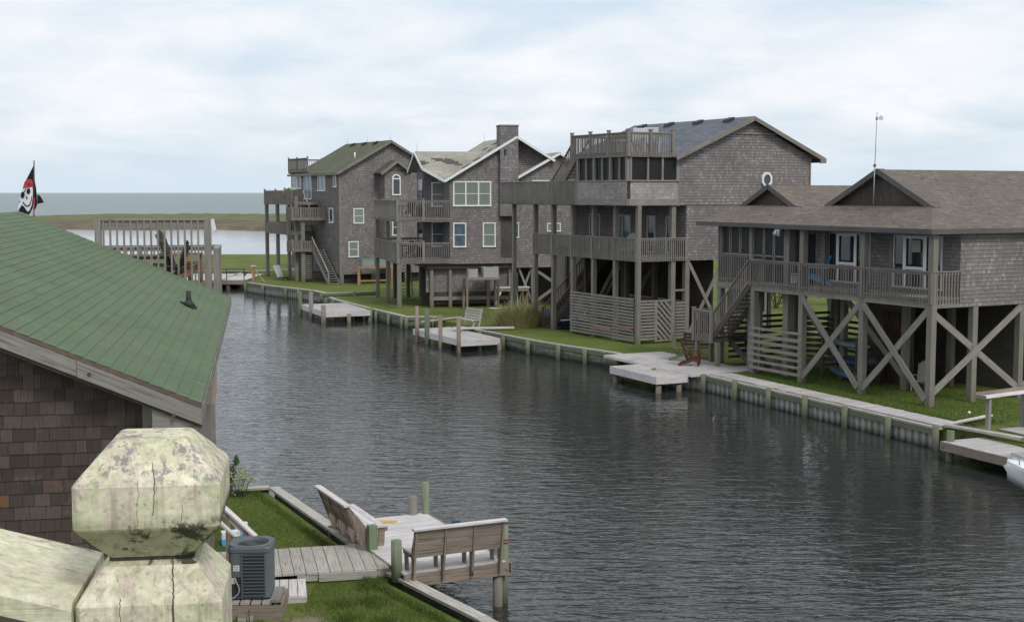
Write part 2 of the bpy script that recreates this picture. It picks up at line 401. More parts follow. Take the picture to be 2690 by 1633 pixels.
def _lichen(t,b):
    o=obj(t)
    X,Y,Z=N(t,'ShaderNodeSeparateXYZ',{0:o}).outputs[:3]
    g=NOISE(t,MAP(t,o,(150,150,9)),1.,5,.7,.4)
    big=NOISE(t,MAP(t,o,(1,1,.7)),24.,5,.6,.3);fine=NOISE(t,o,150.,5,.7)
    spk=N(t,'ShaderNodeTexVoronoi',{'Vector':N(t,'ShaderNodeVectorMath',{0:o,1:N(t,'ShaderNodeVectorMath',{0:N(t,'ShaderNodeTexNoise',{'Vector':o,'Scale':90.,'Detail':3.}).outputs['Color'],1:(.012,.012,.012)},operation='MULTIPLY').outputs[0]},operation='ADD').outputs[0],'Scale':190.}).outputs[0]
    c=MIX(t,RAMP(t,big,[(.35,0.),(.65,1.)]),(.60,.57,.40),(.76,.69,.54))
    c=MIX(t,RAMP(t,NOISE(t,MAP(t,o,(1,1,.5),(3,1,0)),30.,4,.6),[(.50,0.),(.62,.8)]),c,(.60,.49,.42))
    c=MIX(t,RAMP(t,NOISE(t,o,45.,6,.7),[(.50,0.),(.60,.75)]),c,(.56,.58,.36))
    c=MIX(t,RAMP(t,NOISE(t,MAP(t,o,(1,1,.45),(8,1,5)),36.,4,.6),[(.62,0.),(.66,.85)]),c,(.40,.33,.13))
    c=MIX(t,RAMP(t,g,[(.36,.6),(.50,0.)]),c,(.36,.32,.23))
    c=MIX(t,1.,c,RAMP(t,fine,[(.3,.72),(.7,1.22)]),'MULTIPLY')
    c=MIX(t,RAMP(t,spk,[(.12,.5),(.28,0.)]),c,(.24,.24,.16))
    z1=MA(t,'MULTIPLY',RAMP(t,Z,[(0.,1.),(.024,1.),(.03,0.)]),MA(t,'GREATER_THAN',Z,-.004))
    sp2=RAMP(t,MA(t,'ADD',NOISE(t,MAP(t,o,(1,1,.9),(2,5,1)),70.,7,.72),MA(t,'MULTIPLY',X,2.6)),[(.545,0.),(.62,.9)])
    c=MIX(t,MA(t,'MULTIPLY',z1,.45),c,(.22,.24,.11))
    c=MIX(t,MA(t,'MULTIPLY',sp2,z1),c,(.035,.035,.02))
    edge=MA(t,'LESS_THAN',MA(t,'ABSOLUTE',Z),.0012);c=MIX(t,MA(t,'MULTIPLY',edge,.9),c,(.02,.02,.015))
    top=RAMP(t,NOISE(t,MAP(t,o,(1,1,.55),(7,1,3)),120.,7,.76),[(.52,0.),(.56,.85)])
    msk=MA(t,'MULTIPLY',RAMP(t,NOISE(t,MAP(t,o,(1,1,.6),(1,1,3)),17.,2),[(.42,0.),(.55,1.)]),RAMP(t,Z,[(0.,0.),(.046,0.),(.052,1.)]))
    c=MIX(t,MA(t,'MULTIPLY',top,msk),c,MIX(t,fine,(.08,.08,.08),(.42,.37,.39)))
    # splits in the wood, each over part of the height only
    wv=MA(t,'ADD',X,MA(t,'MULTIPLY',MA(t,'SUBTRACT',NOISE(t,MAP(t,o,(7,7,30)),1.,6,.72),.5),.011))
    cr=None
    for x0,wd,z0,z1_ in ((.0135,.00055,-1.,-.001),(.0035,.00022,.03,.06),(-.006,.00018,.024,.05),(-.017,.00025,-.2,-.02),(.020,.00016,.024,.036)):
        k=MA(t,'LESS_THAN',MA(t,'ABSOLUTE',MA(t,'SUBTRACT',wv,x0)),MA(t,'MULTIPLY',NOISE(t,o,60.,2),wd*2))
        k=MA(t,'MULTIPLY',k,MA(t,'MULTIPLY',MA(t,'GREATER_THAN',Z,z0),MA(t,'LESS_THAN',Z,z1_)))
        k=MA(t,'MULTIPLY',k,MA(t,'LESS_THAN',Y,.03)) if z0>0 else k
        cr=k if cr is None else MA(t,'MAXIMUM',cr,k)
    c=MIX(t,MA(t,'MULTIPLY',cr,.9),c,(.05,.04,.03))
    hh=MA(t,'ADD',MA(t,'MULTIPLY',big,.5),MA(t,'ADD',MA(t,'MULTIPLY',fine,.35),MA(t,'MULTIPLY',g,.6)))
    return c,(MA(t,'SUBTRACT',hh,MA(t,'MULTIPLY',cr,1.2)),.6,.003)
mat('lichen_wood',_lichen,.9,.15)
def _railtop(t,b):
    o=obj(t)
    g=NOISE(t,MAP(t,o,(6,90,90)),1.,5,.65,.3)
    c=MIX(t,RAMP(t,NOISE(t,o,16.,5,.65),[(.38,0.),(.62,1.)]),(.58,.55,.40),(.70,.65,.50))
    c=MIX(t,RAMP(t,NOISE(t,o,60.,6,.7),[(.5,0.),(.62,.6)]),c,(.47,.52,.28))
    c=MIX(t,RAMP(t,g,[(.32,.85),(.43,0.)]),c,(.15,.13,.11))
    c=MIX(t,1.,c,RAMP(t,NOISE(t,o,150.,5,.7),[(.3,.75),(.7,1.2)]),'MULTIPLY')
    return c,(g,.5,.003)
mat('lichen_rail',_railtop,.9,.15)
M=MATS
# ---------------------------------------------------------------- shared builders
def railing(par,a,b,zb,zt,posts=(0,1),mat='grey_wood',sp=.14,name='railing',drop=.0,pw=.1,cap=.13,ph=.0,bw=.038,face=0):
    "railing from a to b (local xy); zb/zt = bottom/top heights (pairs when it slopes)"
    zb=zb if isinstance(zb,tuple) else (zb,zb);zt=zt if isinstance(zt,tuple) else (zt,zt)
    L=math.hypot(b[0]-a[0],b[1]-a[1]);n=max(2,int(L/sp))
    m=MB();P=lambda k,z:(a[0]+(b[0]-a[0])*k,a[1]+(b[1]-a[1])*k,z[0]+(z[1]-z[0])*k)
    m.beam((a[0],a[1],zt[0]-.02),(b[0],b[1],zt[1]-.02),cap,.04)
    m.beam((a[0],a[1],zt[0]-.09),(b[0],b[1],zt[1]-.09),.04,.085)
    m.beam((a[0],a[1],zb[0]+.16+drop),(b[0],b[1],zb[1]+.16+drop),.04,.085)
    r=m.build(name,M[mat],par)
    q=MB();dx,dy=(b[0]-a[0])/L,(b[1]-a[1])/L;nx,ny=dy*.04*(face or 1),-dx*.04*(face or 1)
    for i in range(n):
        k=(i+.5)/n;j=random.uniform(-.004,.004)
        p=P(k,zb);t=P(k,zt)
        q.beam((p[0]+nx,p[1]+ny,p[2]+j),(t[0]+nx,t[1]+ny,t[2]-.05),bw,bw,up=(dx,dy,0))
    q.build('balusters',M[mat],r)
    for k in posts:
        p=P(k,zb);t=P(k,zt);s=MB().beam((p[0],p[1],p[2]),(p[0],p[1],t[2]+ph),pw,pw,up=(dx,dy,0))
        if ph>.05: s.beam((p[0],p[1],t[2]+ph),(p[0],p[1],t[2]+ph+.03),pw+.05,pw+.05,up=(dx,dy,0))
        s.build('post',M[mat],r)
    return r
def window(par,ax,a,b,z0,z1,at,nv=1,mid=True,frame='white_paint',pane='glass',fw=.07,name='window',out=.05):
    a,b=min(a,b),max(a,b);z0,z1=min(z0,z1),max(z0,z1)
    def bx(m,u0,u1,w0,w1,d0,d1,**k):
        if ax=='Y': m.box(u0,u1,at-d1,at-d0,w0,w1,**k)
        else: m.box(at-d1,at-d0,u0,u1,w0,w1,**k)
    m=MB();bx(m,a,b,z1-fw,z1,.0,out);bx(m,a-.02,b+.02,z0-.01,z0+fw,.0,out+.03)
    bx(m,a,a+fw,z0+fw,z1-fw,.0,out);bx(m,b-fw,b,z0+fw,z1-fw,.0,out)
    for k in range(1,nv):
        c=a+(b-a)*k/nv;bx(m,c-fw*.5,c+fw*.5,z0+fw,z1-fw,.0,out-.005)
    f=m.build(name,M[frame],par)
    if mid:
        m2=MB()
        for k in range(nv):
            l=a+(b-a)*k/nv;r=a+(b-a)*(k+1)/nv
            bx(m2,l+fw*.6,r-fw*.6,(z0+z1)/2-.02,(z0+z1)/2+.02,.012,out-.012)
        m2.build('sash_bar',M[frame],f)
    for k in range(nv):
        l=a+(b-a)*k/nv;r=a+(b-a)*(k+1)/nv
        m3=MB();bx(m3,l+fw*.3,r-fw*.3,z0+fw*.5,z1-fw*.5,.003,.012);m3.build('pane',M[pane],f)
    return f
def stairs(par,a,b,w,n,mat='grey_wood',name='staircase',rail=1.0,sides=(0,1),solid=False,rmat=None,sp=.16,bal=True):
    "a=(x,y,z) top nosing centre, b=bottom; width w"
    dx,dy=b[0]-a[0],b[1]-a[1];L=math.hypot(dx,dy);ux,uy=dx/L,dy/L;px,py=-uy,ux
    m=MB()
    for s in (-1,1):
        m.beam((a[0]+px*s*w/2,a[1]+py*s*w/2,a[2]-.12),(b[0]+px*s*w/2,b[1]+py*s*w/2,b[2]-.05),.045,.26)
    st=m.build(name,M[mat],par)
    t=MB();d=L/n*1.12
    for i in range(n):
        k=(i+.5)/n;c=(a[0]+dx*k,a[1]+dy*k,a[2]+(b[2]-a[2])*(i+1)/n+.01)
        t.beam((c[0]-px*(w/2-.03),c[1]-py*(w/2-.03),c[2]),(c[0]+px*(w/2-.03),c[1]+py*(w/2-.03),c[2]),d,.04)
        if solid: t.beam((c[0]-px*(w/2-.03),c[1]-py*(w/2-.03),c[2]-.1),(c[0]+px*(w/2-.03),c[1]+py*(w/2-.03),c[2]-.1),.02,.16)
    t.build('steps',M[mat],st)
    if rail:
        for s in sides:
            s=-1 if s==0 else 1
            h=MB();A=(a[0]+px*s*w/2,a[1]+py*s*w/2);B=(b[0]+px*s*w/2,b[1]+py*s*w/2)
            h.beam((A[0],A[1],a[2]+rail),(B[0],B[1],b[2]+rail),.1,.05)
            h.beam((A[0],A[1],a[2]+.1),(B[0],B[1],b[2]+.1),.04,.07)
            if bal:
                k=int(L/sp)
                for i in range(k+1):
                    q=i/max(1,k);h.box(A[0]+(B[0]-A[0])*q-.018,A[0]+(B[0]-A[0])*q+.018,A[1]+(B[1]-A[1])*q-.018,A[1]+(B[1]-A[1])*q+.018,a[2]+(b[2]-a[2])*q-.05,a[2]+(b[2]-a[2])*q+rail)
            h.build('handrail',M[rmat or mat],st)
            e=MB();e.box(B[0]-.05,B[0]+.05,B[1]-.05,B[1]+.05,b[2]-.15,b[2]+rail+.1);e.build('newel_post',M[rmat or mat],st)
    return st
def pile(par,x,y,z1,z0=GZ-.3,w=.24,mat='pile_wood',name='pile',rd=False):
    m=MB()
    if rd: m.cyl((x,y,z0),(x,y,z1),w/2,n=12)
    else: m.box(x-w/2,x+w/2,y-w/2,y+w/2,z0,z1)
    return m.build(name,M[mat],par)
def brace(par,p,q,w=.05,h=.24,mat='grey_wood',name='brace'):
    m=MB();m.beam(p,q,w,h);return m.build(name,M[mat],par)
def boards(m,x0,x1,y0,y1,z,th=.04,w=.14,ax='x',gap=.012,jit=.0):
    "deck boards filling a rectangle; ax = direction the boards run"
    if ax=='x':
        n=max(1,round((y1-y0)/w));s=(y1-y0)/n
        for i in range(n):
            j=random.uniform(-jit,jit);m.box(x0+j,x1+random.uniform(-jit,jit),y0+i*s+gap/2,y0+(i+1)*s-gap/2,z-th,z+random.uniform(-.003,.003),grain=(1,0,0))
    else:
        n=max(1,round((x1-x0)/w));s=(x1-x0)/n
        for i in range(n):
            m.box(x0+i*s+gap/2,x0+(i+1)*s-gap/2,y0+random.uniform(-jit,jit),y1+random.uniform(-jit,jit),z-th,z+random.uniform(-.003,.003),grain=(0,1,0))
    return m
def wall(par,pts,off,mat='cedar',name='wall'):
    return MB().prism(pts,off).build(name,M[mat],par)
def roofpart(par,polys,mat,name='roof',th=.10):
    m=MB()
    for p in polys: m.prism(p,(0,0,-th),rnd=.5)
    return m.build(name,M[mat],par)
def trim(par,segs,mat='grey_wood',w=.03,h=.2,name='fascia'):
    m=MB()
    for p,q in segs: m.beam(p,q,w,h)
    return m.build(name,M[mat],par)
# ---------------------------------------------------------------- setting
def sheet(name,pts,z,mat):
    m=MB();m.face([(x,y,z) for x,y in pts],(1,0,0),.5);o=m.build(name,M[mat]);tag(o,kind='structure');return o
g2=lambda u,v,z=.72:gp(u,v,z)[:2]
sheet('water',[(-2500,-60),(400,-60),(2500,470),(-2500,470)],0,'water')
sheet('sea',[(-45000,470),(45000,470),(45000,45000),(-45000,45000)],0,'sea')
# submerged bed is not seen; ground on the far bank
bank=[(40,10),(20,28),(15.9,38.5),(14.6,42.6),(14.0,42.7),(8.3,55.3),g2(1700,953),g2(1640,931),g2(1623,927),g2(1480,906),g2(1401,893),g2(1275,869),g2(1205,857),g2(1195,846),g2(1150,838),g2(1140,831),g2(1068,831),
      g2(969,808),g2(886,787),g2(872,781),g2(862,774),g2(828,767),g2(760,759),g2(700,752),g2(654,745),(-23.0,114.2),(-25.3,127.5),(-60,129.5),(-160,131),(-170,163),(-34,165),(40,168),(420,175),(420,10)]
m=MB();m.face([(x,y,GZ) for x,y in bank],(1,0,0),.5)
# grass sheet has an earth edge down to the water
for p,q in zip(bank[:-2],bank[1:-1]):
    m.face([(p[0],p[1],-.6),(q[0],q[1],-.6),(q[0],q[1],GZ),(p[0],p[1],GZ)],None,.5)
tag(m.build('ground',M['lawn']),kind='structure')
nb=[(-60,33.0),(-7.6,33.15),(-6.25,33.5),(-3.65,28.2),(-2.72,26.0),(-.75,23.0),(2.6,17),(9,6),(9,-12),(-60,-12)]
m=MB();m.face([(x,y,GZ-.03) for x,y in nb],(1,0,0),.5)
for p,q in zip(nb[:-1],nb[1:]): m.face([(p[0],p[1],-.6),(q[0],q[1],-.6),(q[0],q[1],GZ-.03),(p[0],p[1],GZ-.03)],None,.5)
tag(m.build('near_ground',M['near_lawn']),kind='structure')
# marsh island: low uneven mat of grass
m=MB();nx,ny=260,16;g=[]
rr=random.Random(3)
for i in range(nx+1):
    k=i/nx;x=-175+k*620;row=[]
    tip=min(1,(k*620+4)/45.)**.6
    y0=292+6*sin(x*.05)+4*sin(x*.17+1)-max(0,(x+60))*.02;y1=y0+30+(165+12*sin(x*.02))*tip
    for j in range(ny+1):
        t=j/ny;z=-.3 if j in(0,) else (.2+.5*min(1,t*9)**.5+rr.uniform(-.08,.12)+.08*sin(x*.23+j)+(.12*t))
        if j==ny: z=-.2
        if j==ny-1: z+=rr.uniform(0,.3)
        row.append((x,y0+(y1-y0)*t,z))
    g.append(row)
for i in range(nx):
    for j in range(ny): m.face([g[i][j],g[i+1][j],g[i+1][j+1],g[i][j+1]],(1,0,0),.5,True)
tag(m.build('marsh',M['marsh']),kind='structure')
# ---------------------------------------------------------------- grasses
def blades(n,area,zf,h=(.05,.11),w=.008,lean=.5,seed=1):
    r=random.Random(seed);m=MB()
    for _ in range(n):
        x,y=area(r);z=zf;H=r.uniform(*h);a=r.uniform(0,2*pi);b=r.uniform(0,2*pi);l=r.uniform(.1,lean)*H
        dx,dy=cos(a)*w,sin(a)*w
        m.face([(x-dx,y-dy,z),(x+dx,y+dy,z),(x+cos(b)*l,y+sin(b)*l,z+H)],(0,0,1),r.random())
    return m
def clump(par,n,rad,h,spread,mat,name,seed=1,w=.012,z=0,droop=.5,seg=4):
    r=random.Random(seed);m=MB()
    for _ in range(n):
        a=r.uniform(0,2*pi);d=rad*math.sqrt(r.random());x,y=cos(a)*d,sin(a)*d
        H=h*r.uniform(.55,1.05)*(1-.35*d/max(rad,.01));b=a+r.uniform(-.9,.9);S=spread*r.uniform(.2,1)*H
        t=b+pi/2;rv=r.random();prev=None
        for i in range(seg+1):
            k=i/seg;ww=w*(1-k*.9)
            c=(x+cos(b)*S*k**1.6,y+sin(b)*S*k**1.6,z+H*(k-droop*.35*k**3))
            A=(c[0]-cos(t)*ww,c[1]-sin(t)*ww,c[2]);B=(c[0]+cos(t)*ww,c[1]+sin(t)*ww,c[2])
            if prev: m.face([prev[0],prev[1],B,A],(0,0,1),rv)
            prev=(A,B)
    o=m.build(name,M[mat],par);return o
def bushmesh(n,rx,ry,rz,c=(0,0,0),seed=1,ls=.06):
    r=random.Random(seed);m=MB();cl=[(r.gauss(0,.45),r.gauss(0,.45),r.uniform(-.5,.9),r.uniform(.25,.5)) for _ in range(14)]
    for _ in range(n):
        q=r.choice(cl);u=r.uniform(-1,1);a=r.uniform(0,2*pi);s=math.sqrt(1-u*u);rr_=q[3]*r.random()**.4
        p=(c[0]+rx*(q[0]+rr_*s*cos(a)),c[1]+ry*(q[1]+rr_*s*sin(a)),c[2]+rz*(q[2]+rr_*u))
        t=nrm((r.gauss(0,1),r.gauss(0,1),r.gauss(0,.7)+.5));b=nrm(cross(t,(r.gauss(0,1),r.gauss(0,1),r.gauss(0,1))));l=ls*r.uniform(.6,1.3)
        m.face([vadd(p,b,-l*.35),vadd(p,t,l),vadd(p,b,l*.35),vadd(p,t,-l)],None,r.random())
    return m
# ---------------------------------------------------------------- bulkheads
def bulkhead(label,pts,zt=.78,style='sheet',side=1,capw=.26,sp=2.0,cap='tan_deck',wale='green_wood',group=None,posts=True,zb=-.8,postup=.08,capmat=None):
    OFF=.17;x0,y0=pts[0];t=thing('bulkhead',label,'bulkhead',(x0,y0,0),group=group)
    L=[(x-x0,y-y0) for x,y in pts]
    mc,mw,ms=MB(),MB(),MB();pos=[]
    for a,b in zip(L,L[1:]):
        l=math.hypot(b[0]-a[0],b[1]-a[1]);u=((b[0]-a[0])/l,(b[1]-a[1])/l);n=(u[1]*side,-u[0]*side);a=(a[0]+n[0]*OFF,a[1]+n[1]*OFF);b=(b[0]+n[0]*OFF,b[1]+n[1]*OFF)
        k=max(1,round(l/3.2))
        for i in range(k):
            p=(a[0]+u[0]*(l*i/k),a[1]+u[1]*(l*i/k));q=(a[0]+u[0]*(l*(i+1)/k-.006),a[1]+u[1]*(l*(i+1)/k-.006))
            o=capw/2-.06
            mc.beam((p[0]-n[0]*o,p[1]-n[1]*o,zt-.03+random.uniform(-.004,.004)),(q[0]-n[0]*o,q[1]-n[1]*o,zt-.03),capw,.06)
        mw.beam((a[0]+n[0]*.05,a[1]+n[1]*.05,zt-.16),(b[0]+n[0]*.05,b[1]+n[1]*.05,zt-.16),.07,.17)
        if style=='sheet':
            c=.0;pr=[]
            d=0
            while d<l:
                for dd,o in ((0,0),(.13,0),(.17,-.09),(.30,-.09),(.34,0)):
                    if d+dd<=l: pr.append((d+dd,o))
                d+=.34
            for (d1,o1),(d2,o2) in zip(pr,pr[1:]):
                A=(a[0]+u[0]*d1+n[0]*(o1+.0),a[1]+u[1]*d1+n[1]*o1);B=(a[0]+u[0]*d2+n[0]*o2,a[1]+u[1]*d2+n[1]*o2)
                ms.face([(A[0],A[1],zb),(B[0],B[1],zb),(B[0],B[1],zt-.08),(A[0],A[1],zt-.08)])
        else:
            k=int(l/.2)
            for i in range(k):
                p=a[0]+u[0]*l*(i+.5)/k;q=a[1]+u[1]*l*(i+.5)/k;o=random.uniform(-.01,.01)
                ms.beam((p-n[0]*(.02+o),q-n[1]*(.02+o),zb),(p-n[0]*(.02+o),q-n[1]*(.02+o),zt-.08),.05,l/k-.008,up=(u[0],u[1],0))
        k=max(1,round(l/sp))
        for i in range(k+1):
            pos.append((a[0]+u[0]*l*i/k+n[0]*.16,a[1]+u[1]*l*i/k+n[1]*.16))
    ms.build('sheet_wall',M['sheet_pile' if style=='sheet' else 'sheet_board'],t)
    mc.build('cap_board',M[cap],t);mw.build('wale_board',M[wale],t)
    if posts:
        done=[]
        for p in pos:
            if all(math.hypot(p[0]-q[0],p[1]-q[1])>.7 for q in done):
                done.append(p);pile(t,p[0],p[1],zt+postup*random.uniform(.2,1.2),zb,.22,'tide_wood','post',rd=True)
    return t
bulkhead('corrugated grey sheet bulkhead with green posts in front of the low brown roofed house',[(14.0,42.7),(8.3,55.3),g2(1730,968)],style='sheet',side=-1,capw=.2,sp=2.35,postup=.12,zt=.72)
bulkhead('low green plank bulkhead with a pale cap beside the tall grass clump',[g2(1640,931),g2(1623,927),g2(1480,906),g2(1401,893),g2(1275,869),g2(1205,857)],style='plank',side=-1,capw=.24,sp=2.5,cap='tan_deck',zt=.76,postup=-.02)
bulkhead('short mossy bulkhead with whitish cap behind the dock with four tall posts',[g2(1150,832),g2(1140,831),g2(1068,831)],style='plank',side=-1,capw=.3,sp=2.5,zt=.74,postup=-.05)
bulkhead('pale capped plank bulkhead running behind the empty square dock below the chimney house',[g2(1068,831),g2(969,808),g2(886,787),g2(870,781)],style='plank',side=-1,capw=.28,sp=2.4,zt=.76,postup=-.06)
bulkhead('curved grey sheet bulkhead on the lawn edge below the farthest house',[g2(862,774),g2(828,767),g2(760,759),g2(700,752),g2(654,745)],style='sheet',side=-1,capw=.3,sp=2.6,zt=.86,postup=.0)
bulkhead('faded green retaining wall between the two farthest lawns',[g2(985,765,.95),g2(925,768,.95),g2(842,770,.95)],style='plank',side=-1,capw=.2,sp=3,zt=1.0,zb=.2,cap='tan_deck')
bulkhead('dark distant bulkhead with a thin pale cap behind the footbridge dock',[(-25.0,114.3),(-25.3,127.3),(-60,129.2)],style='plank',side=-1,capw=.25,sp=3,zt=.85,posts=False)
bulkhead('weathered cap board around the near lawn where the two slatted benches stand',[(-9.5,33.1),(-7.5,33.15),(-6.2,33.6),(-3.55,28.25),(-2.62,26.1),(-.62,23.05),(2.7,17.2)],style='plank',side=-1,capw=.26,sp=2.4,zt=.80,cap='tan_deck',posts=False)
# ================================================================ nearest far-bank house (low, brown roof)
h=Fr(14.75,46.9,28);H4=thing('stilt_house','low grey shingled house on crossed pilings with a brown shingle roof and two dark gablets','house',(14.75,46.9,GZ),R(28))
FL=4.5
for x in (2.3,4.7,7.1,9.5):
    for y in (0.13,3.45,6.9,9.95,13.1): pile(H4,x,y,4.3)
for y,z in ((0,6.95),(3.45,6.95),(6.9,6.95),(9.95,4.4)): pile(H4,.12,y,z)
pile(H4,.82,13.2,6.95);pile(H4,.82,11.05,6.95,w=.2);pile(H4,.82,8.6,6.9,w=.34)
pile(H4,1.25,6.95,6.9,z0=FL,w=.2);pile(H4,1.5,3.45,6.9,z0=FL,w=.16)
for y in (0,3.45):
    brace(H4,(.0,y+.1,.95),(.0,y+3.35,4.15));brace(H4,(.05,y+.1,4.15),(.05,y+3.35,.95))
brace(H4,(.15,.02,1.1),(4.6,.02,4.1));brace(H4,(.15,.06,4.1),(4.6,.06,1.1))
brace(H4,(4.8,.06,4.1),(9.3,.06,1.1));brace(H4,(4.8,.02,1.1),(9.3,.02,4.1))
brace(H4,(2.3,6.9,4.1),(2.3,3.5,1.2));brace(H4,(2.4,9.9,3.9),(2.4,7.0,1.2))
m=MB()
for k in range(7):
    z=.95+k*.275;m.box(-.03,.0,6.8,10.1,z+random.uniform(-.02,.02),z+.12,rnd=random.random())
m.build('slat_screen',M['grey_wood'],H4)
m=MB()
for k in range(8):
    z=.95+k*.25;m.box(4.6,4.63,6.8,13,z,z+.12)
    m.box(1.2,7,13.1,13.13,z,z+.12)
m.build('slat_screen',M['dark_wood'],H4)
# walls of the house above, floor box, underfloor
wall(H4,[(1.45,0,4.2),(15,0,4.2),(15,0,7.05),(1.45,0,7.05)],(0,.15,0))
wall(H4,[(1.45,.15,4.2),(1.45,8.6,4.2),(1.45,8.6,7.1),(1.45,.15,7.1)],(.15,0,0))
MB().box(1.6,15,.15,8.6,4.2,4.45).box(1.6,15,8.6,13.3,4.2,4.4).build('floor_slab',M['dark_wood'],H4)
wall(H4,[(2.4,8.6,4.4),(2.4,13.3,4.4),(2.4,13.3,7.1),(2.4,8.6,7.1)],(.15,0,0))
wall(H4,[(.7,13.3,4.4),(15,13.3,4.4),(15,13.3,7.1),(.7,13.3,7.1)],(0,-.15,0))
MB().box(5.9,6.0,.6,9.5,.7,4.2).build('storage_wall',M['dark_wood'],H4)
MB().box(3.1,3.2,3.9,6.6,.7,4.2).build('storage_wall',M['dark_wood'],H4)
MB().box(3.0,3.1,4.4,5.4,.75,3.6).build('storage_door',M['door_red'],H4,label='dull red storage door in the shade under the house')
# deck on the canal side
m=MB();boards(m,.1,1.42,-.05,10.1,FL+.05,ax='y');m.build('deck',M['tan_deck'],H4)
m=MB();m.box(.02,.08,-.08,10.15,4.22,4.48);m.box(.08,1.42,-.08,-.02,4.22,4.48);m.box(.06,1.42,10.12,10.18,4.22,4.48)
for k in range(12): m.box(.1,1.42,.8*k+.3,.8*k+.36,4.24,4.46)
m.build('deck_frame',M['grey_wood'],H4)
railing(H4,(0,-.06),(0,10.1),4.38,5.53,posts=(.0,.345,.69,1),mat='brown_wood',sp=.14,face=-1,bw=.03)
railing(H4,(0,-.08),(1.42,-.08),4.38,5.53,posts=(),mat='brown_wood',sp=.14)
railing(H4,(0,10.1),(.72,10.1),4.38,5.53,posts=(0,),mat='brown_wood',sp=.14,ph=.12)
# porch with screens
m=MB();boards(m,.72,2.4,8.62,13.28,FL-.02,ax='y');m.build('porch_floor',M['grey_wood'],H4)
MB().box(.66,.72,8.6,13.35,4.12,4.4).build('porch_frame',M['grey_wood'],H4,label='whitish rim board below the screened porch')
railing(H4,(.7,11.15),(.7,13.25),4.4,5.66,posts=(),mat='grey_wood',sp=.13,face=-1)
for a,b_ in ((8.8,9.55),(9.6,10.2),(10.25,10.95),(11.15,11.8),(11.87,12.5),(12.57,13.1)):
    f=MB().box(.78,.82,a,a+.05,4.5,6.9).box(.78,.82,b_-.05,b_,4.5,6.9).box(.78,.82,a,b_,6.85,6.9).box(.78,.82,a,b_,5.62,5.68).build('screen_panel',M['grey_wood'],H4)
    MB().box(.80,.805,a+.05,b_-.05,4.5,6.85).build('screen_mesh',M['screen'],f)
wall(H4,[(.72,8.6,4.4),(1.45,8.6,4.4),(1.45,8.6,6.95),(.72,8.6,6.95)],(0,.1,0),'cedar')
MB().box(1.4,1.44,7.75,8.45,4.55,6.6).build('screen_door',M['screen'],H4)
# canal-side windows, sliding units
def slider(a,b,at=1.45):
    f=window(H4,'X',a,b,4.75,6.74,at,nv=1,mid=False,fw=.06,frame='grey_paint',pane='glass')
    d=(b-a);MB().box(at-.08,at-.052,a+d*.30,a+d*.36,4.8,6.7).box(at-.08,at-.052,a+d*.72,a+d*.78,4.8,6.7).box(at-.08,at-.052,a+d*.36,a+d*.72,5.45,5.56).box(at-.08,at-.052,a+d*.36,a+d*.72,6.6,6.69).build('sash_bar',M['white_paint'],f)
slider(4.55,6.95);slider(.85,3.3)
MB().box(1.38,1.41,1.9,2.3,6.1,6.55).build('paper_notice',M['unit_beige'],H4)
# roofs
e=7.03;rz=9.18
P4=[[(-.25,-.25,e),(16,-.25,e),(16,4.1,rz),(1.3,4.1,rz),(1.3,1.3,7.8)],
    [(-.25,-.25,e),(1.3,1.3,7.8),(1.3,6.9,7.8),(-.25,8.45,e)],
    [(16,8.45,e),(-.25,8.45,e),(1.3,6.9,7.8),(1.3,4.1,rz),(16,4.1,rz)]]
P4b=[[(.3,8.0,7.03),(16,8.0,7.03),(16,11.2,8.62),(1.75,11.2,8.62),(1.75,9.45,7.75)],
     [(.3,8.0,7.03),(1.75,9.45,7.75),(1.75,12.95,7.75),(.3,14.4,7.03)],
     [(16,14.4,7.03),(.3,14.4,7.03),(1.75,12.95,7.75),(1.75,11.2,8.62),(16,11.2,8.62)]]
roofpart(H4,P4,'roof_brown');roofpart(H4,P4b,'roof_brown')
for x,yc,hw,zb_,zt_ in ((1.3,4.1,2.8,7.8,rz),(1.75,11.2,1.75,7.75,8.62)):
    g_=MB().prism([(x+.25,yc-hw+.05,zb_-.03),(x+.25,yc+hw-.05,zb_-.03),(x+.25,yc,zt_-.08)],(.05,0,0),t=(0,0,1)).build('gablet',M['dark_wood'],H4,label='small dark vented gable at the end of the ridge')
    trim(g_,[((x-.04,yc-hw-.1,zb_-.1),(x-.04,yc,zt_-.06)),((x-.04,yc+hw+.1,zb_-.1),(x-.04,yc,zt_-.06))],'rake_grey',.05,.2,'rake_board')
    m=MB()
    for s in (-1,1): m.prism([(x-.06,yc+s*(hw+.12),zb_-.02),(x+.3,yc+s*(hw+.12),zb_-.02),(x+.3,yc,zt_+.03),(x-.06,yc,zt_+.03)],(0,0,-.04))
    m.build('rake_shingles',M['roof_brown'],g_)
trim(H4,[((-.27,-.27,6.93),(16,-.27,6.93)),((-.27,-.27,6.93),(-.27,8.2,6.93)),((.28,8.3,6.93),(.28,14.4,6.93))],'rake_grey',.04,.17)
MB().box(-.2,1.4,-.2,8.3,6.86,6.89).box(.35,2.3,8.3,14.3,6.86,6.89).build('soffit',M['dark_wood'],H4)
fl=MB().cyl((.35,8.9,6.72),(.2,8.85,6.6),.05,.08).cyl((.35,8.7,6.72),(.2,8.6,6.58),.05,.08).box(.3,.4,8.65,8.95,6.72,6.8).build('floodlight',M['grey_paint'],H4)
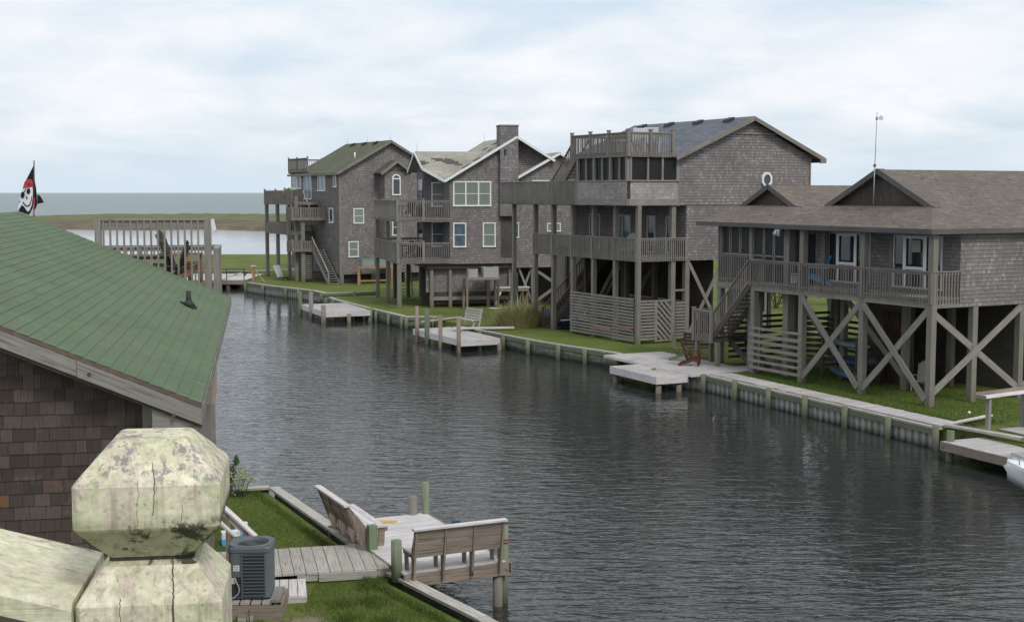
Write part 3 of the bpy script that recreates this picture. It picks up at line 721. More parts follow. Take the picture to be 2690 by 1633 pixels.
# stairs down to a landing
stairs(H4,(.38,10.15,FL),(.38,12.65,2.0),.85,13,'dark_wood',rmat='brown_wood',sp=.13)
m=MB();boards(m,-.1,.85,12.65,13.95,2.0,ax='x');m.box(-.1,.85,12.65,12.7,1.75,1.95);m.box(-.1,-.05,12.65,13.95,1.75,1.95);m.build('landing',M['grey_wood'],H4)
railing(H4,(-.1,12.65),(-.1,13.95),1.75,3.15,posts=(0,1),mat='grey_wood',ph=.06,pw=.13,face=-1);railing(H4,(-.1,13.95),(.85,13.95),1.75,3.15,posts=(1,),mat='grey_wood')
for x,y in ((0,12.3),(0,13.8),(.75,13.8),(.95,11.3)): pile(H4,x,y,1.78,w=.16)
stairs(H4,(1.35,12.7,1.95),(1.35,10.9,.75),.85,6,'dark_wood',rail=0)
MB().box(.9,1.9,12.7,13.9,1.75,1.99).build('landing',M['dark_wood'],H4)
pile(H4,.95,10.6,4.3,w=.14)
# weather vane on the gablet
wv=thing('weather_vane','thin rusty pole weather vane rising above the larger dark gablet','weather vane',(0,0,0))
vx,vy=h.wor(1.1,4.1);wv.location=(vx,vy,7.85)
MB().cyl((0,0,7.85),(.02,0,9.35),.02,n=6).build('pole',M['metal'],wv);MB().cyl((.02,0,9.2),(.06,0,11.35),.014,.01,n=6).build('mast',M['rust'],wv)
MB().cyl((.02,0,9.28),(.02,0,9.38),.06,n=8).build('bracket',M['rust'],wv)
m=MB().cyl((.055,-.0,11.05),(.055,0,11.16),.045,n=8).cyl((.05,0,11.1),(.24,.02,11.13),.008,n=5)
for a in (0,72,144,216,288): m.prism([(.22,.02,11.12),(.22+.1*cos(R(a)),.02,11.12+.1*sin(R(a))),(.22+.1*cos(R(a+38)),.02,11.12+.1*sin(R(a+38)))],(0,.012,0))
m.build('vane',M['metal'],wv)
# ================================================================ third house (tall gabled, porch and roof deck)
h3=Fr(6.2,66.5,28.5);H3=thing('stilt_house','tall shingled house with a blue grey gable roof, octagonal window and a railed roof deck','house',(6.2,66.5,GZ),R(28.5))
F3=5.08
for y in (0,2.05,4.16,6.25,8.35,10.4): pile(H3,.12,y,7.7,w=.22)
for x,z in ((2.27,7.7),(3.15,4.9),(5.5,4.9),(8.2,4.9),(10.9,4.9)): pile(H3,x,.13,z,w=.26)
for x in (3.2,5.8,8.3,10.9):
    for y in (3,6,9,12): pile(H3,x,y,4.9,w=.24,mat='dark_wood')
for x in (1.2,):
    for y in (4.2,8.3): pile(H3,x+1,y,4.9,w=.22,mat='dark_wood')
brace(H3,(3.25,.0,4.7),(5.4,.0,1.0),h=.18);brace(H3,(3.25,.05,1.0),(5.4,.05,4.7),h=.18)
brace(H3,(5.6,.0,4.7),(8.1,.0,1.0),h=.18);brace(H3,(5.6,.05,1.0),(8.1,.05,4.7),h=.18)
brace(H3,(2.4,.05,3.35),(3.1,.05,3.35),h=.1);brace(H3,(3.2,3.0,4.6),(3.2,6,1.2),mat='dark_wood');brace(H3,(3.2,6.0,4.6),(3.2,9,1.2),mat='dark_wood')
brace(H3,(2.3,8.2,1.2),(2.3,5.2,4.6),mat='dark_wood')
# floor slabs
MB().box(3.1,11.0,.2,13.5,4.86,5.1).build('floor_slab',M['dark_wood'],H3)
m=MB();boards(m,.12,3.05,.05,10.5,F3,ax='y');m.build('deck',M['grey_wood'],H3)
m=MB();m.box(.02,.1,-.02,10.5,4.86,5.02);m.box(.1,3.05,-.04,.03,4.86,5.02)
for k in range(9): m.box(.1,3.05,1.2*k+.4,1.2*k+.46,4.84,5.03)
m.build('deck_frame',M['grey_wood'],H3)
railing(H3,(0,0),(0,10.45),4.86,6.03,posts=(.2,.4,.6,.8,1),mat='grey_wood',sp=.13,face=-1,bw=.042)
railing(H3,(0,-.04),(3.0,-.04),4.84,6.03,posts=(0,1),mat='grey_wood',sp=.125)
# slat fence round the piles
m=MB()
for k in range(14):
    z=.85+k*.158
    for a,b_ in ((.15,2.05),(2.05,4.16),(4.16,6.3)): m.box(-.06,-.03,a,b_,z+random.uniform(-.015,.015),z+.1,rnd=random.random())
f_=m.build('slat_fence',M['grey_wood'],H3)
MB().box(-.075,-.061,2.2,4.0,1.15,1.33).box(-.075,-.061,.3,1.5,1.42,1.55).build('painted_board',M['rust_board'],f_,label='faded reddish board nailed on the slats')
m=MB()
for k in range(12):
    z=.9+k*.16;m.box(.2,1.15,-.05,-.02,z,z+.1)
m.box(.16,.24,-.06,-.01,.8,2.9);m.box(1.12,1.2,-.06,-.01,.8,2.9);m.box(.16,2.2,-.055,-.015,2.82,2.9)
m.build('slat_gate',M['grey_wood'],H3)
m=MB()
for k in range(-3,8):
    z=.9+k*.3;a=(1.22,-.03,z+.95);b_=(2.15,-.03,z)
    # clip to the gate
    if a[2]>2.8: s=(a[2]-2.8)/(a[2]-b_[2]);a=(a[0]+(b_[0]-a[0])*s,a[1],2.8)
    if b_[2]<.85: s=(.85-b_[2])/(a[2]-b_[2]);b_=(b_[0]-(b_[0]-a[0])*s,b_[1],.85)
    if a[2]-b_[2]>.15: m.beam(a,b_,.03,.12)
m.box(1.2,1.27,-.06,-.0,.8,2.85);m.box(1.2,2.2,-.05,-.01,.8,.88)
m.build('diagonal_gate',M['grey_wood'],H3)
m=MB()
for k in range(12):
    z=.9+k*.16;m.box(2.4,3.05,-.05,-.02,z,z+.1)
    m.box(3.3,3.33,.2,6,z,z+.1)
m.build('slat_fence',M['brown_wood'],H3)
# walls
wall(H3,[(3.05,0,4.85),(11.1,0,4.85),(11.1,0,7.66),(3.05,0,7.66)],(0,.15,0))
wall(H3,[(2.5,-.03,7.66),(11.1,-.03,7.66),(11.1,-.03,10.22),(7.02,-.03,12.05),(2.5,-.03,10.1)],(0,.15,0))
wall(H3,[(5.4,-.07,11.38),(8.6,-.07,11.38),(7.02,-.07,12.08)],(0,.04,0),name='gable_panel')
MB().box(5.3,8.75,-.1,-.03,11.32,11.38).build('gable_trim',M['grey_wood'],H3)
wall(H3,[(3.05,.15,4.9),(3.05,11,4.9),(3.05,11,7.66),(3.05,.15,7.66)],(.15,0,0),'cedar')
wall(H3,[(2.5,.15,7.66),(2.5,11,7.66),(2.5,11,10.1),(2.5,.15,10.1)],(.15,0,0),'cedar')
wall(H3,[(11.1,.12,4.9),(11.1,11,4.9),(11.1,11,10.2),(11.1,.12,10.2)],(-.15,0,0),'cedar')
wall(H3,[(3.05,11,4.9),(11.1,11,4.9),(11.1,11,10.2),(7.02,11,12.0),(2.5,11,10.1)],(0,-.15,0),'cedar')
MB().box(2.44,2.52,-.08,.0,7.62,10.1).box(11.05,11.13,-.08,.0,7.62,10.15).build('corner_board',M['grey_wood'],H3)
# lower porch openings
for a,b_,g_ in ((1.0,1.75,'glass'),(2.75,3.5,'glass'),(5.1,6.7,'blue_glass'),(8.2,9.3,'glass')):
    window(H3,'X',a,b_,5.15,7.1,3.05,nv=2 if b_-a>1.2 else 1,mid=False,frame='grey_paint',pane=g_)
# screened porch
m=MB()
p_=MB().box(-.6,-.5,-.05,4.75,7.66,8.0).box(-.5,2.5,-.1,-.0,7.66,8.0).box(-.55,2.5,0,4.7,7.72,7.85).build('porch_frame',M['grey_wood'],H3)
wall(H3,[(-.6,-.02,8.0),(-.6,4.7,8.0),(-.6,4.7,8.86),(-.6,-.02,8.86)],(.08,0,0),'cedar_pale','porch_parapet')
wall(H3,[(-.42,-.07,8.0),(2.44,-.07,8.0),(2.44,-.07,8.86),(-.42,-.07,8.86)],(0,.08,0),'cedar_pale','porch_parapet')
MB().box(-.58,-.44,-.06,-.0,8.0,8.86).build('porch_corner_gap',M['door_red'],H3,label='dark reddish slot where the corner board of the porch is missing')
MB().box(-.64,-.5,-.1,4.75,8.86,8.93).box(-.5,2.5,-.14,0,8.86,8.93).build('porch_sill',M['grey_wood'],H3)
for i,y in enumerate((0,.7,1.5,2.3,3.05,3.85,4.65)): pile(H3,-.54,y+.03,10.1,8.9,.1 if i%2 else .16,'grey_wood','porch_post')
for x in (-.4,.62,1.5,2.4): pile(H3,x,-.04,10.1,8.9,.1,'grey_wood','porch_post')
MB().box(-.50,-.495,0,4.7,8.9,10.1).box(-.5,2.45,-.005,0,8.9,10.1).build('porch_screen',M['screen'],H3)
MB().box(-.49,2.45,.02,4.7,7.9,7.95).build('porch_floor',M['dark_wood'],H3)
window(H3,'X',2.0,3.4,8.0,9.9,2.5,nv=2,mid=False,frame='grey_paint',pane='blue_glass')
# roof deck
m=MB();boards(m,-.62,2.6,-.1,5.2,10.2,ax='x');m.build('roof_deck',M['grey_wood'],H3)
MB().box(-.66,-.6,-.15,5.25,10.06,10.2).box(-.6,2.5,-.17,-.11,10.06,10.2).build('roof_deck_frame',M['brown_wood'],H3)
railing(H3,(-.62,-.14),(-.62,5.2),10.1,11.28,posts=(0,.33,.66,1),mat='brown_wood',sp=.135,ph=.12,pw=.14,face=-1)
railing(H3,(-.62,-.14),(2.05,-.14),10.1,11.28,posts=(.5,1),mat='brown_wood',sp=.135,ph=.12,pw=.14)
railing(H3,(-.62,5.2),(2.0,5.2),10.1,11.28,posts=(1,),mat='brown_wood',sp=.135,ph=.12,pw=.14)
railing(H3,(2.05,1.2),(2.05,5.2),10.1,11.28,posts=(),mat='brown_wood',sp=.14)
# upper side deck and stair to the roof deck
m=MB();boards(m,-.5,2.4,4.8,13.2,7.95,ax='y');m.build('upper_deck',M['grey_wood'],H3)
MB().box(-.6,-.52,4.75,13.2,7.66,7.92).box(-.5,2.4,13.15,13.2,7.66,7.92).box(-.1,.2,4.7,13.2,7.62,7.78).build('upper_deck_frame',M['grey_wood'],H3)
railing(H3,(-.6,4.75),(-.6,13.2),7.66,8.93,posts=(0,.3,.55,.8,1),mat='grey_wood',sp=.12,face=-1,pw=.09,bw=.042)
railing(H3,(-.6,13.2),(2.4,13.2),7.66,8.93,posts=(0,1),mat='grey_wood',sp=.12)
pile(H3,.1,12.9,7.66,z0=3.6,w=.2);pile(H3,.1,12.9,3.65,w=.34)
stairs(H3,(.1,5.3,10.2),(.1,7.75,7.95),.9,12,'brown_wood',sp=.14)
# roof
E3=10.14;Z3=12.24
roofpart(H3,[[(2.2,-.4,E3),(7.02,-.4,Z3),(7.02,10.8,Z3),(2.2,10.8,E3)],[(7.02,-.4,Z3),(11.85,-.4,E3),(11.85,10.8,E3),(7.02,10.8,Z3)]],'roof_slate')
trim(H3,[((2.1,-.42,E3-.14),(7.02,-.42,Z3-.12)),((7.02,-.42,Z3-.12),(11.85,-.42,E3-.14))],'brown_wood',.05,.2,'rake_board')
MB().box(11.5,11.87,-.44,-.3,E3-.28,E3-.1).box(11.8,11.87,-.4,10.8,E3-.24,E3-.1).build('eave_return',M['brown_wood'],H3)
for y in (.9,3.6,6.3,9.0):
    MB().prism([(6.3,y,11.93),(6.72,y,12.12),(6.72,y,12.25),(6.36,y,12.12)],(0,.5,0)).build('roof_vent',M['black'],H3)
# octagon window
cx_,cz_=8.12,8.98
m=MB();o1=[(cx_+.36*cos(R(22.5+45*k)),-.14,cz_+.42*sin(R(22.5+45*k))) for k in range(8)];o2=[(cx_+.24*cos(R(22.5+45*k)),-.14,cz_+.29*sin(R(22.5+45*k))) for k in range(8)]
for k in range(8):
    n_=(k+1)%8;m.prism([o1[k],o1[n_],o2[n_],o2[k]],(0,.1,0))
ow=m.build('octagon_window',M['white_paint'],H3);MB().prism([(p[0],-.09,p[2]) for p in o2],(0,.04,0)).build('pane',M['glass'],ow)
# ground stair, red brown
stairs(H3,(4.2,9.3,4.95),(.25,9.3,.78),1.0,20,'stair_brown',rmat='stair_brown',sp=.17,solid=True)
MB().box(3.3,10.9,9.8,9.9,.7,4.9).box(5.6,5.7,1.2,9.8,.7,4.9).box(4.0,5.6,4.0,4.1,.7,4.9).build('storage_wall',M['dark_wood'],H3)
MB().box(3.2,3.3,10.2,13.4,.7,4.86).build('storage_wall',M['brown_wood'],H3)
# ================================================================ second house (torn tan roof, chimney)
h2=Fr(-7.5,87.2,14);H2=thing('stilt_house','shingled house with a torn tan roof, white rake boards and a tall shingled chimney','house',(-7.5,87.2,GZ),R(14))
for x,y in ((0.12,.1),(.12,4.9),(.12,9.9),(3.3,9.9),(3.3,4.9)): pile(H2,x,y,6.5 if y>.2 else 6.5,w=.26)
for x,y,z in ((1.25,9.0,3.7),(2.3,9.5,3.7)): pile(H2,x,y,z,w=.24,mat='dark_wood')
m=MB();boards(m,.1,3.5,.05,10.3,3.95,ax='y');boards(m,.1,3.5,.05,10.3,6.66,ax='y');m.build('deck',M['grey_wood'],H2)
MB().box(0,.08,0,10.3,3.64,3.9).box(0,3.5,-.04,.03,3.64,3.9).box(0,.08,0,10.3,6.38,6.62).box(0,3.5,-.04,.03,6.38,6.62).build('deck_frame',M['grey_wood'],H2)
for zb_,zt_ in ((3.7,5.03),(6.42,7.8)):
    railing(H2,(0,-.05),(3.45,-.05),zb_,zt_,posts=(0,.5),mat='grey_wood',sp=.14,ph=.1,pw=.12)
    railing(H2,(0,-.05),(0,10.3),zb_,zt_,posts=(.3,.6,1),mat='grey_wood',sp=.14,ph=.1,pw=.12,face=-1)
    railing(H2,(0,10.3),(3.4,10.3),zb_,zt_,posts=(1,),mat='brown_wood',sp=.15)
# front wall with gable
wall(H2,[(3.5,0,3.6),(7.75,0,3.6),(7.75,0,11.9),(3.5,0,9.2)],(0,.15,0))
wall(H2,[(7.75,.55,9.0),(10.4,.55,9.0),(10.4,.55,10.5),(8.05,.55,11.9),(7.75,.55,11.9)],(0,.15,0))
wall(H2,[(7.75,.0,3.3),(14.0,.0,3.3),(14.0,.0,9.3),(7.75,.0,9.3)],(0,.15,0))
wall(H2,[(3.5,.15,3.6),(3.5,3.0,3.6),(3.5,3.0,9.3),(3.5,.15,9.3)],(.12,0,0),'cedar')
wall(H2,[(2.2,2.6,3.7),(3.5,2.6,3.7),(3.5,2.6,9.9),(2.2,2.6,9.9)],(0,.12,0),'cedar')
wall(H2,[(2.2,2.72,3.7),(2.2,5.1,3.7),(2.2,5.1,9.9),(2.2,3.2,10.9),(2.2,2.72,10.6)],(.12,0,0),'cedar')
MB().box(2.14,2.2,2.66,4.6,3.9,9.2).build('side_door',M['glass'],H2)
MB().prism([(2.1,2.7,9.75),(2.1,3.9,9.75),(2.1,3.2,10.5)],(.06,0,0)).build('gable_window',M['blue_glass'],H2)
# chimney
ch=MB().box(6.85,8.08,-.35,.75,6.75,12.72,grain='auto').build('chimney',M['cedar'],H2)
MB().box(6.82,8.11,-.38,.78,12.66,12.76,grain='auto').build('chimney_cap',M['grey_wood'],ch)
MB().box(7.1,7.25,-.37,-.34,10.75,11.15).build('chimney_hole',M['black'],ch)
MB().box(6.95,7.75,-.02,.1,4.0,6.7,grain=(0,0,1)).build('chimney_recess_shade',M['dark_wood'],H2)  # flat dark panel: the recessed wall's shade is put into its colour
# windows
window(H2,'Y',3.72,6.3,7.4,9.05,0,nv=3,pane='curtained_glass',fw=.09)
window(H2,'Y',3.72,4.6,4.7,6.33,0,pane='blue_glass',fw=.08);window(H2,'Y',5.72,6.6,4.7,6.33,0,pane='curtained_glass',fw=.08)
window(H2,'Y',2.75,3.85,7.35,9.0,2.55,pane='curtained_glass',fw=.08);window(H2,'Y',2.75,3.85,4.65,6.35,2.55,pane='blue_glass',fw=.08)
window(H2,'Y',7.92,8.2,5.3,6.3,.0,nv=1,mid=False,pane='blue_glass',fw=.05)
window(H2,'Y',10.15,11.1,5.7,6.27,.0,nv=2,mid=False,pane='curtained_glass',fw=.06)
MB().box(9.1,10.3,-.06,.0,8.6,9.13).build('window',M['white_paint'],H2)
# roofs
zr=12.04;E=[]
S=.6
Rf=[[(3.18,-.35,9.15),(8.0,-.35,zr),(8.0,9.6,zr),(3.18,9.6,9.15)],
    [(8.0,-.35,zr),(10.6,-.35,10.48),(10.6,9.6,10.48),(8.0,9.6,zr)]]
roofpart(H2,Rf,'roof_tan')
roofpart(H2,[[(3.2,-.1,9.13),(6.6,3.2,11.08),(1.75,3.2,11.08),(1.95,1.25,9.92)],[(1.75,3.2,11.08),(6.6,3.2,11.08),(3.2,5.4,9.76),(1.6,5.4,9.76)]],'roof_tan')
trim(H2,[((3.1,-.37,9.03),(8.0,-.37,zr-.08)),((8.0,-.37,zr-.08),(10.6,-.37,10.4)),((3.15,-.16,9.03),(1.93,1.2,9.84)),((1.7,3.2,10.98),(1.6,5.4,9.68)),((1.7,3.2,10.98),(1.9,1.25,9.84))],'white_paint',.05,.155,'rake_board')
# patches of missing shingles
def patch(par,plane,x0,y0,cells):
    m=MB()
    for (i,j,l) in cells:
        a=(x0+i,y0+j);pts=[(a[0],a[1]),(a[0]+l,a[1]),(a[0]+l,a[1]+.16),(a[0],a[1]+.16)]
        m.face([(x,y,plane(x,y)) for x,y in pts],None,random.random())
    return m.build('missing_shingles',M['dark_wood'],par,label='dark patch where shingles are missing')
pl1=lambda x,y:9.13+(y+.1)*(11.08-9.13)/3.3+.02
patch(H2,pl1,2.7,2.2,[(.0,.0,.8),(.25,-.16,1.3),(.7,-.32,1.1),(.9,-.48,.9),(1.5,-.64,.5),(.9,-.02,.5)])
patch(H2,pl1,1.9,1.9,[(0,0,.35),(.05,-.16,.5),(.0,-.3,.3)])
pl2=lambda x,y:9.15+(x-3.18)*.5996+.02
def patch2(cells):
    m=MB()
    for (x,y,lx,ly) in cells: m.face([(a,b_,pl2(a,b_)) for a,b_ in ((x,y),(x+lx,y),(x+lx,y+ly),(x,y+ly))],None,random.random())
    m.build('missing_shingles',M['dark_wood'],H2,label='dark patch where shingles are missing')
patch2([(7.2,2.6,.5,1.3),(6.6,3.3,.3,.9),(5.2,-.2,.4,1.0),(4.4,-.25,.5,.8),(6.3,.6,.25,.7)])
# right wing roof
roofpart(H2,[[(7.6,-.3,9.12),(10.96,-.3,11.0),(10.96,6,11.0),(7.6,6,9.12)],[(10.96,-.3,11.0),(14.2,-.3,9.2),(14.2,6,9.2),(10.96,6,11.0)]],'roof_tan')
wall(H2,[(8.0,.0,9.3),(13.9,.0,9.3),(10.96,.0,10.85)],(0,.1,0))
trim(H2,[((7.6,-.32,9.03),(10.96,-.32,10.9)),((10.96,-.32,10.9),(14.2,-.32,9.1)),((7.45,-.3,9.03),(7.45,5,9.03))],'white_paint',.05,.155,'rake_board')
for x,y,z in ((1.9,3.2,11.1),(8.0,9.5,zr),(8.0,3.5,zr)): MB().cyl((x,y,z),(x,y,z+.55),.012,n=5).build('lightning_rod',M['metal'],H2)
# below the floor
wall(H2,[(2.0,.6,1.7),(8.0,.6,1.7),(8.0,.6,3.35),(2.0,.6,3.35)],(0,.12,0),'cedar','storage_wall')
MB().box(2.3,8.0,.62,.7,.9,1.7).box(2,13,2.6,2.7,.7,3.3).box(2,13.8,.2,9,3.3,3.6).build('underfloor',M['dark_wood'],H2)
for x in (2.35,3.6,6.2,7.7,9.2,11.4,13.4): pile(H2,x,.45 if x<8 else .2,3.5,w=.22)
MB().box(2.2,8.0,.38,.44,1.18,1.42).build('sill_beam',M['grey_wood'],H2)
brace(H2,(8.2,.2,3.4),(9.2,.2,.9),h=.14);brace(H2,(8.2,.25,.9),(9.2,.25,3.4),h=.14);brace(H2,(9.3,.2,.9),(12.6,.2,3.2),h=.2);brace(H2,(9.3,.25,3.2),(12.6,.25,1.0),h=.2)
stairs(H2,(1.75,8.0,3.8),(1.75,6.6,.8),.8,13,'grey_wood',rail=0)
# farthest house
h1=Fr(-14.4,111.5,28);H1=thing('stilt_house','farthest three storey shingled house with an olive roof, arched window and stacked side decks','house',(-14.4,111.5,GZ),R(28))
EZ=10.05;RZ1=12.72
wall(H1,[(0,0,1.45),(9.1,0,1.45),(9.1,0,EZ),(4.56,0,12.6),(0,0,EZ)],(0,.15,0))
wall(H1,[(0,.15,1.45),(0,12.4,1.45),(0,12.4,10.1),(0,.15,EZ)],(.15,0,0),'cedar')
wall(H1,[(9.1,.15,1.45),(9.1,12.4,1.45),(9.1,12.4,EZ),(9.1,.15,EZ)],(-.15,0,0),'cedar')
wall(H1,[(0,12.4,1.45),(9.1,12.4,1.45),(9.1,12.4,EZ),(0,12.4,EZ)],(0,-.15,0),'cedar')
MB().box(-.03,.1,-.04,.02,1.4,EZ-.2,).build('corner_board',M['brown_wood'],H1)
roofpart(H1,[[(-.35,-.4,EZ-.1),(4.56,-.4,RZ1),(4.56,10.2,RZ1),(-.35,10.2,EZ-.1)],[(4.56,-.4,RZ1),(9.5,-.4,EZ-.1),(9.5,10.2,EZ-.1),(4.56,10.2,RZ1)]],'roof_olive')
MB().box(-.2,9.3,10.2,12.5,10.0,10.15).build('flat_roof',M['roof_olive'],H1)
wall(H1,[(.2,10.0,EZ),(8.9,10.0,EZ),(4.56,10.0,12.5)],(0,.1,0),'cedar')
trim(H1,[((-.35,-.42,EZ-.2),(4.56,-.42,RZ1-.12)),((4.56,-.42,RZ1-.12),(9.5,-.42,EZ-.2)),((-.37,-.4,EZ-.2),(-.37,12.3,EZ-.2))],'brown_wood',.05,.2,'rake_board')
for y in (1.8,4.5,7.2): MB().prism([(3.9,y,12.42),(4.3,y,12.62),(4.3,y,12.72),(3.95,y,12.6)],(0,.5,0)).build('roof_vent',M['black'],H1)
MB().cyl((2.0,1.5,11.1),(2.0,1.5,11.7),.07,n=8).build('vent_pipe',M['white_paint'],H1)
for x,y,z in ((4.56,-.2,RZ1),(4.56,9.8,RZ1),(4.56,5,RZ1)): MB().cyl((x,y,z),(x,y,z+.5),.012,n=5).build('lightning_rod',M['metal'],H1)
# bay
B0=-1.3
b1=MB();b1.box(3.55,5.6,B0,0,1.8,10.2,grain='auto');bay=b1.build('bay',M['cedar'],H1)
roofpart(bay,[[(3.1,B0-.35,9.95),(4.58,B0-.35,11.0),(4.58,.3,11.0),(3.1,.3,9.95)],[(4.58,B0-.35,11.0),(6.05,B0-.35,9.95),(6.05,.3,9.95),(4.58,.3,11.0)]],'roof_olive')
wall(bay,[(3.55,B0,10.1),(5.6,B0,10.1),(4.58,B0,10.85)],(0,.1,0),'cedar','gable_wall')
trim(bay,[((3.1,B0-.37,9.83),(4.58,B0-.37,10.9)),((4.58,B0-.37,10.9),(6.05,B0-.37,9.83))],'brown_wood',.05,.2,'rake_board')
# arched window
ax0,ax1,az0,az1=4.22,4.98,8.15,9.45;cc=(ax0+ax1)/2;rr2=(ax1-ax0)/2
def arch(r0,r1,d0,d1,m):
    for k in range(8):
        a,b_=pi*k/8,pi*(k+1)/8
        m.prism([(cc+r1*cos(a),d0,az1+r1*sin(a)),(cc+r1*cos(b_),d0,az1+r1*sin(b_)),(cc+r0*cos(b_),d0,az1+r0*sin(b_)),(cc+r0*cos(a),d0,az1+r0*sin(a))],(0,d1-d0,0))
m=MB();arch(rr2-.09,rr2+.02,B0-.06,B0,m);m.box(ax0,ax0+.09,B0-.06,B0,az0,az1);m.box(ax1-.09,ax1,B0-.06,B0,az0,az1);m.box(ax0-.02,ax1+.02,B0-.08,B0,az0-.08,az0+.03);m.box(ax0,ax1,B0-.055,B0,az1-.04,az1+.06)
aw=m.build('arched_window',M['white_paint'],bay)
m=MB();m.prism([(ax0+.05,B0-.02,az0),(ax1-.05,B0-.02,az0),(ax1-.05,B0-.02,az1)]+[(cc+(rr2-.05)*cos(pi*k/8),B0-.02,az1+(rr2-.05)*sin(pi*k/8)) for k in range(1,8)]+[(ax0+.05,B0-.02,az1)],(0,.01,0));m.build('pane',M['glass'],aw)
window(bay,'Y',4.2,5.0,4.7,6.1,B0,pane='glass',fw=.08)
a,z1_=h1.Y(928,547);b_,z0_=h1.Y(956,587);window(H1,'Y',a,b_,z0_,z1_,0,pane='curtained_glass',fw=.08)
a,z1_=h1.Y(915,634);b_,z0_=h1.Y(942,675);window(H1,'Y',a,b_,z0_,z1_,0,pane='curtained_glass',fw=.08)
for u0,u1,v0,v1,nv,pn in ((835,855,460,502,2,'blue_glass'),(876,884,459,492,1,'glass'),(865,876,546,586,1,'glass'),(799,819,461,524,2,'blue_glass'),(783,792,464,496,1,'glass')):
    a,z1_=h1.X(u0,v0);b_,z0_=h1.X(u1,v1);window(H1,'X',b_,a,z0_,z1_,0,nv=nv,mid=False,pane=pn,fw=.09)
a,z1_=h1.X(767,464);b_,z0_=h1.X(781,498);window(H1,'X',b_,a,z0_,z1_,0,nv=2,mid=True,pane='curtained_glass',fw=.16)
# decks on the canal side
DX=-2.4
for y in (12.5,9.4,6.3,4.35): pile(H1,DX+.1,y,8.0,w=.28)
pile(H1,-2.0,3.6,7.0,w=.3)
def deckbox(par,x0,x1,y0,y1,z,rails,zt,mat='brown_wood'):
    m=MB();boards(m,x0,x1,y0,y1,z+.25,ax='y');m.build('deck',M[mat],par)
    m=MB();m.box(x0-.03,x0,y0,y1,z,z+.22);m.box(x0,x1,y0-.03,y0,z,z+.22);m.box(x0,x1,y1,y1+.03,z,z+.22);m.build('deck_frame',M[mat],par)
    for a,b_,pp in rails: railing(par,a,b_,z,zt,posts=pp,mat=mat,sp=.15,ph=.1,pw=.13,face=-1 if a[0]==b_[0] else 1,bw=.07)
deckbox(H1,DX,-.02,4.9,12.7,7.25,[((DX,4.9),(DX,12.7),(.2,.6,1)),((DX,12.7),(0,12.7),(1,))],8.5)
deckbox(H1,-3.0,-.02,3.3,4.7,5.95,[((-3.0,3.3),(-.1,3.3),(0,.25,1)),((-3.0,3.3),(-3.0,4.7),(1,))],7.05)
deckbox(H1,DX,-.02,6.2,12.6,4.65,[((DX,6.2),(DX,12.6),(0,1)),((DX,12.6),(0,12.6),(1,))],5.65)
deckbox(H1,-3.0,-1.05,3.3,4.7,3.3,[((-3.0,3.3),(-1.15,3.3),(0,.4,1)),((-3.0,3.3),(-3.0,4.7),())],4.2)
railing(H1,(-.2,7.2),(-.2,12.4),10.2,11.35,posts=(0,.55,1),mat='brown_wood',sp=.16,ph=.1,face=-1);railing(H1,(-.2,12.4),(3,12.4),10.2,11.35,posts=(1,),mat='brown_wood',sp=.16,ph=.1)
MB().box(-.25,1.4,7.1,12.4,10.12,10.2).build('roof_deck',M['brown_wood'],H1)
stairs(H1,(-.55,6.2,7.5),(-.55,4.7,6.2),.95,8,'grey_wood',solid=True,sides=(0,1),rail=.95,bal=False)
stairs(H1,(-.75,3.4,3.55),(-.55,.0,.72),1.0,15,'grey_wood',rail=.95,sides=(0,),bal=False)
stairs(H1,(-.75,6.2,5.6),(-.75,4.7,3.55),.95,9,'dark_wood',rail=0)
MB().box(-2.0,-1.1,3.6,5.2,.8,3.2).build('storage_wall',M['dark_wood'],H1)
m=MB()
for k in range(12): m.box(-1.95,-1.2,3.54,3.58,1.0+k*.17,1.08+k*.17)
m.build('slat_screen',M['grey_wood'],H1)
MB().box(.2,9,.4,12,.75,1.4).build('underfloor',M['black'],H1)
for x in (.15,3.0,6.0,9.0): pile(H1,x,.1,1.45,w=.3)
# ================================================================ green-roofed neighbour on the left
hg=Fr(-3.2,13.6,10.7);HG=thing('shingled_house','near dark shingled house with a big green shingle roof and weathered fascia','house',(-3.2,13.6,GZ),R(10.7))
ez=hg.Y(520,1060,0)[1];RL=-4.14;rzg=ez+1.79;GL=14.3
sl_=math.hypot(RL,1.79);ncr=32;m=MB()
for i in range(ncr):
    k0,k1=i/ncr,(i+1)/ncr
    for side in (0,1):
        X0=RL*k0 if side==0 else 2*RL-RL*k0;X1=RL*k1 if side==0 else 2*RL-RL*k1
        a=(X0,ez+1.79*k0);b_=(X1,ez+1.79*k1);s0,s1=k0*sl_,k1*sl_
        up=.006
        pts=[(a[0],0,a[1]+up),(a[0],GL,a[1]+up),(b_[0],GL,b_[1]),(b_[0],0,b_[1])]
        if side: pts=pts[::-1]
        uvq=[(0,i*.1425+.0001),(GL,i*.1425+.0001),(GL,(i+1)*.1425-.0001),(0,(i+1)*.1425-.0001)]
        if side: uvq=uvq[::-1]
        m.face(pts,None,.5,uv=uvq)
        m.face([(a[0],0,a[1]-.004),(a[0],GL,a[1]-.004),(a[0],GL,a[1]+up),(a[0],0,a[1]+up)],None,.5,uv=[(0,i*.1425),(GL,i*.1425),(GL,i*.1425+.001),(0,i*.1425+.001)])
m.build('roof',M['roof_green'],HG)
MB().prism([(0,.02,ez-.01),(RL,.02,rzg-.01),(2*RL,.02,ez-.01),(2*RL,.02,ez-.05),(RL,.02,rzg-.05),(0,.02,ez-.05)],(0,GL-.04,0)).build('roof_deck',M['dark_wood'],HG)
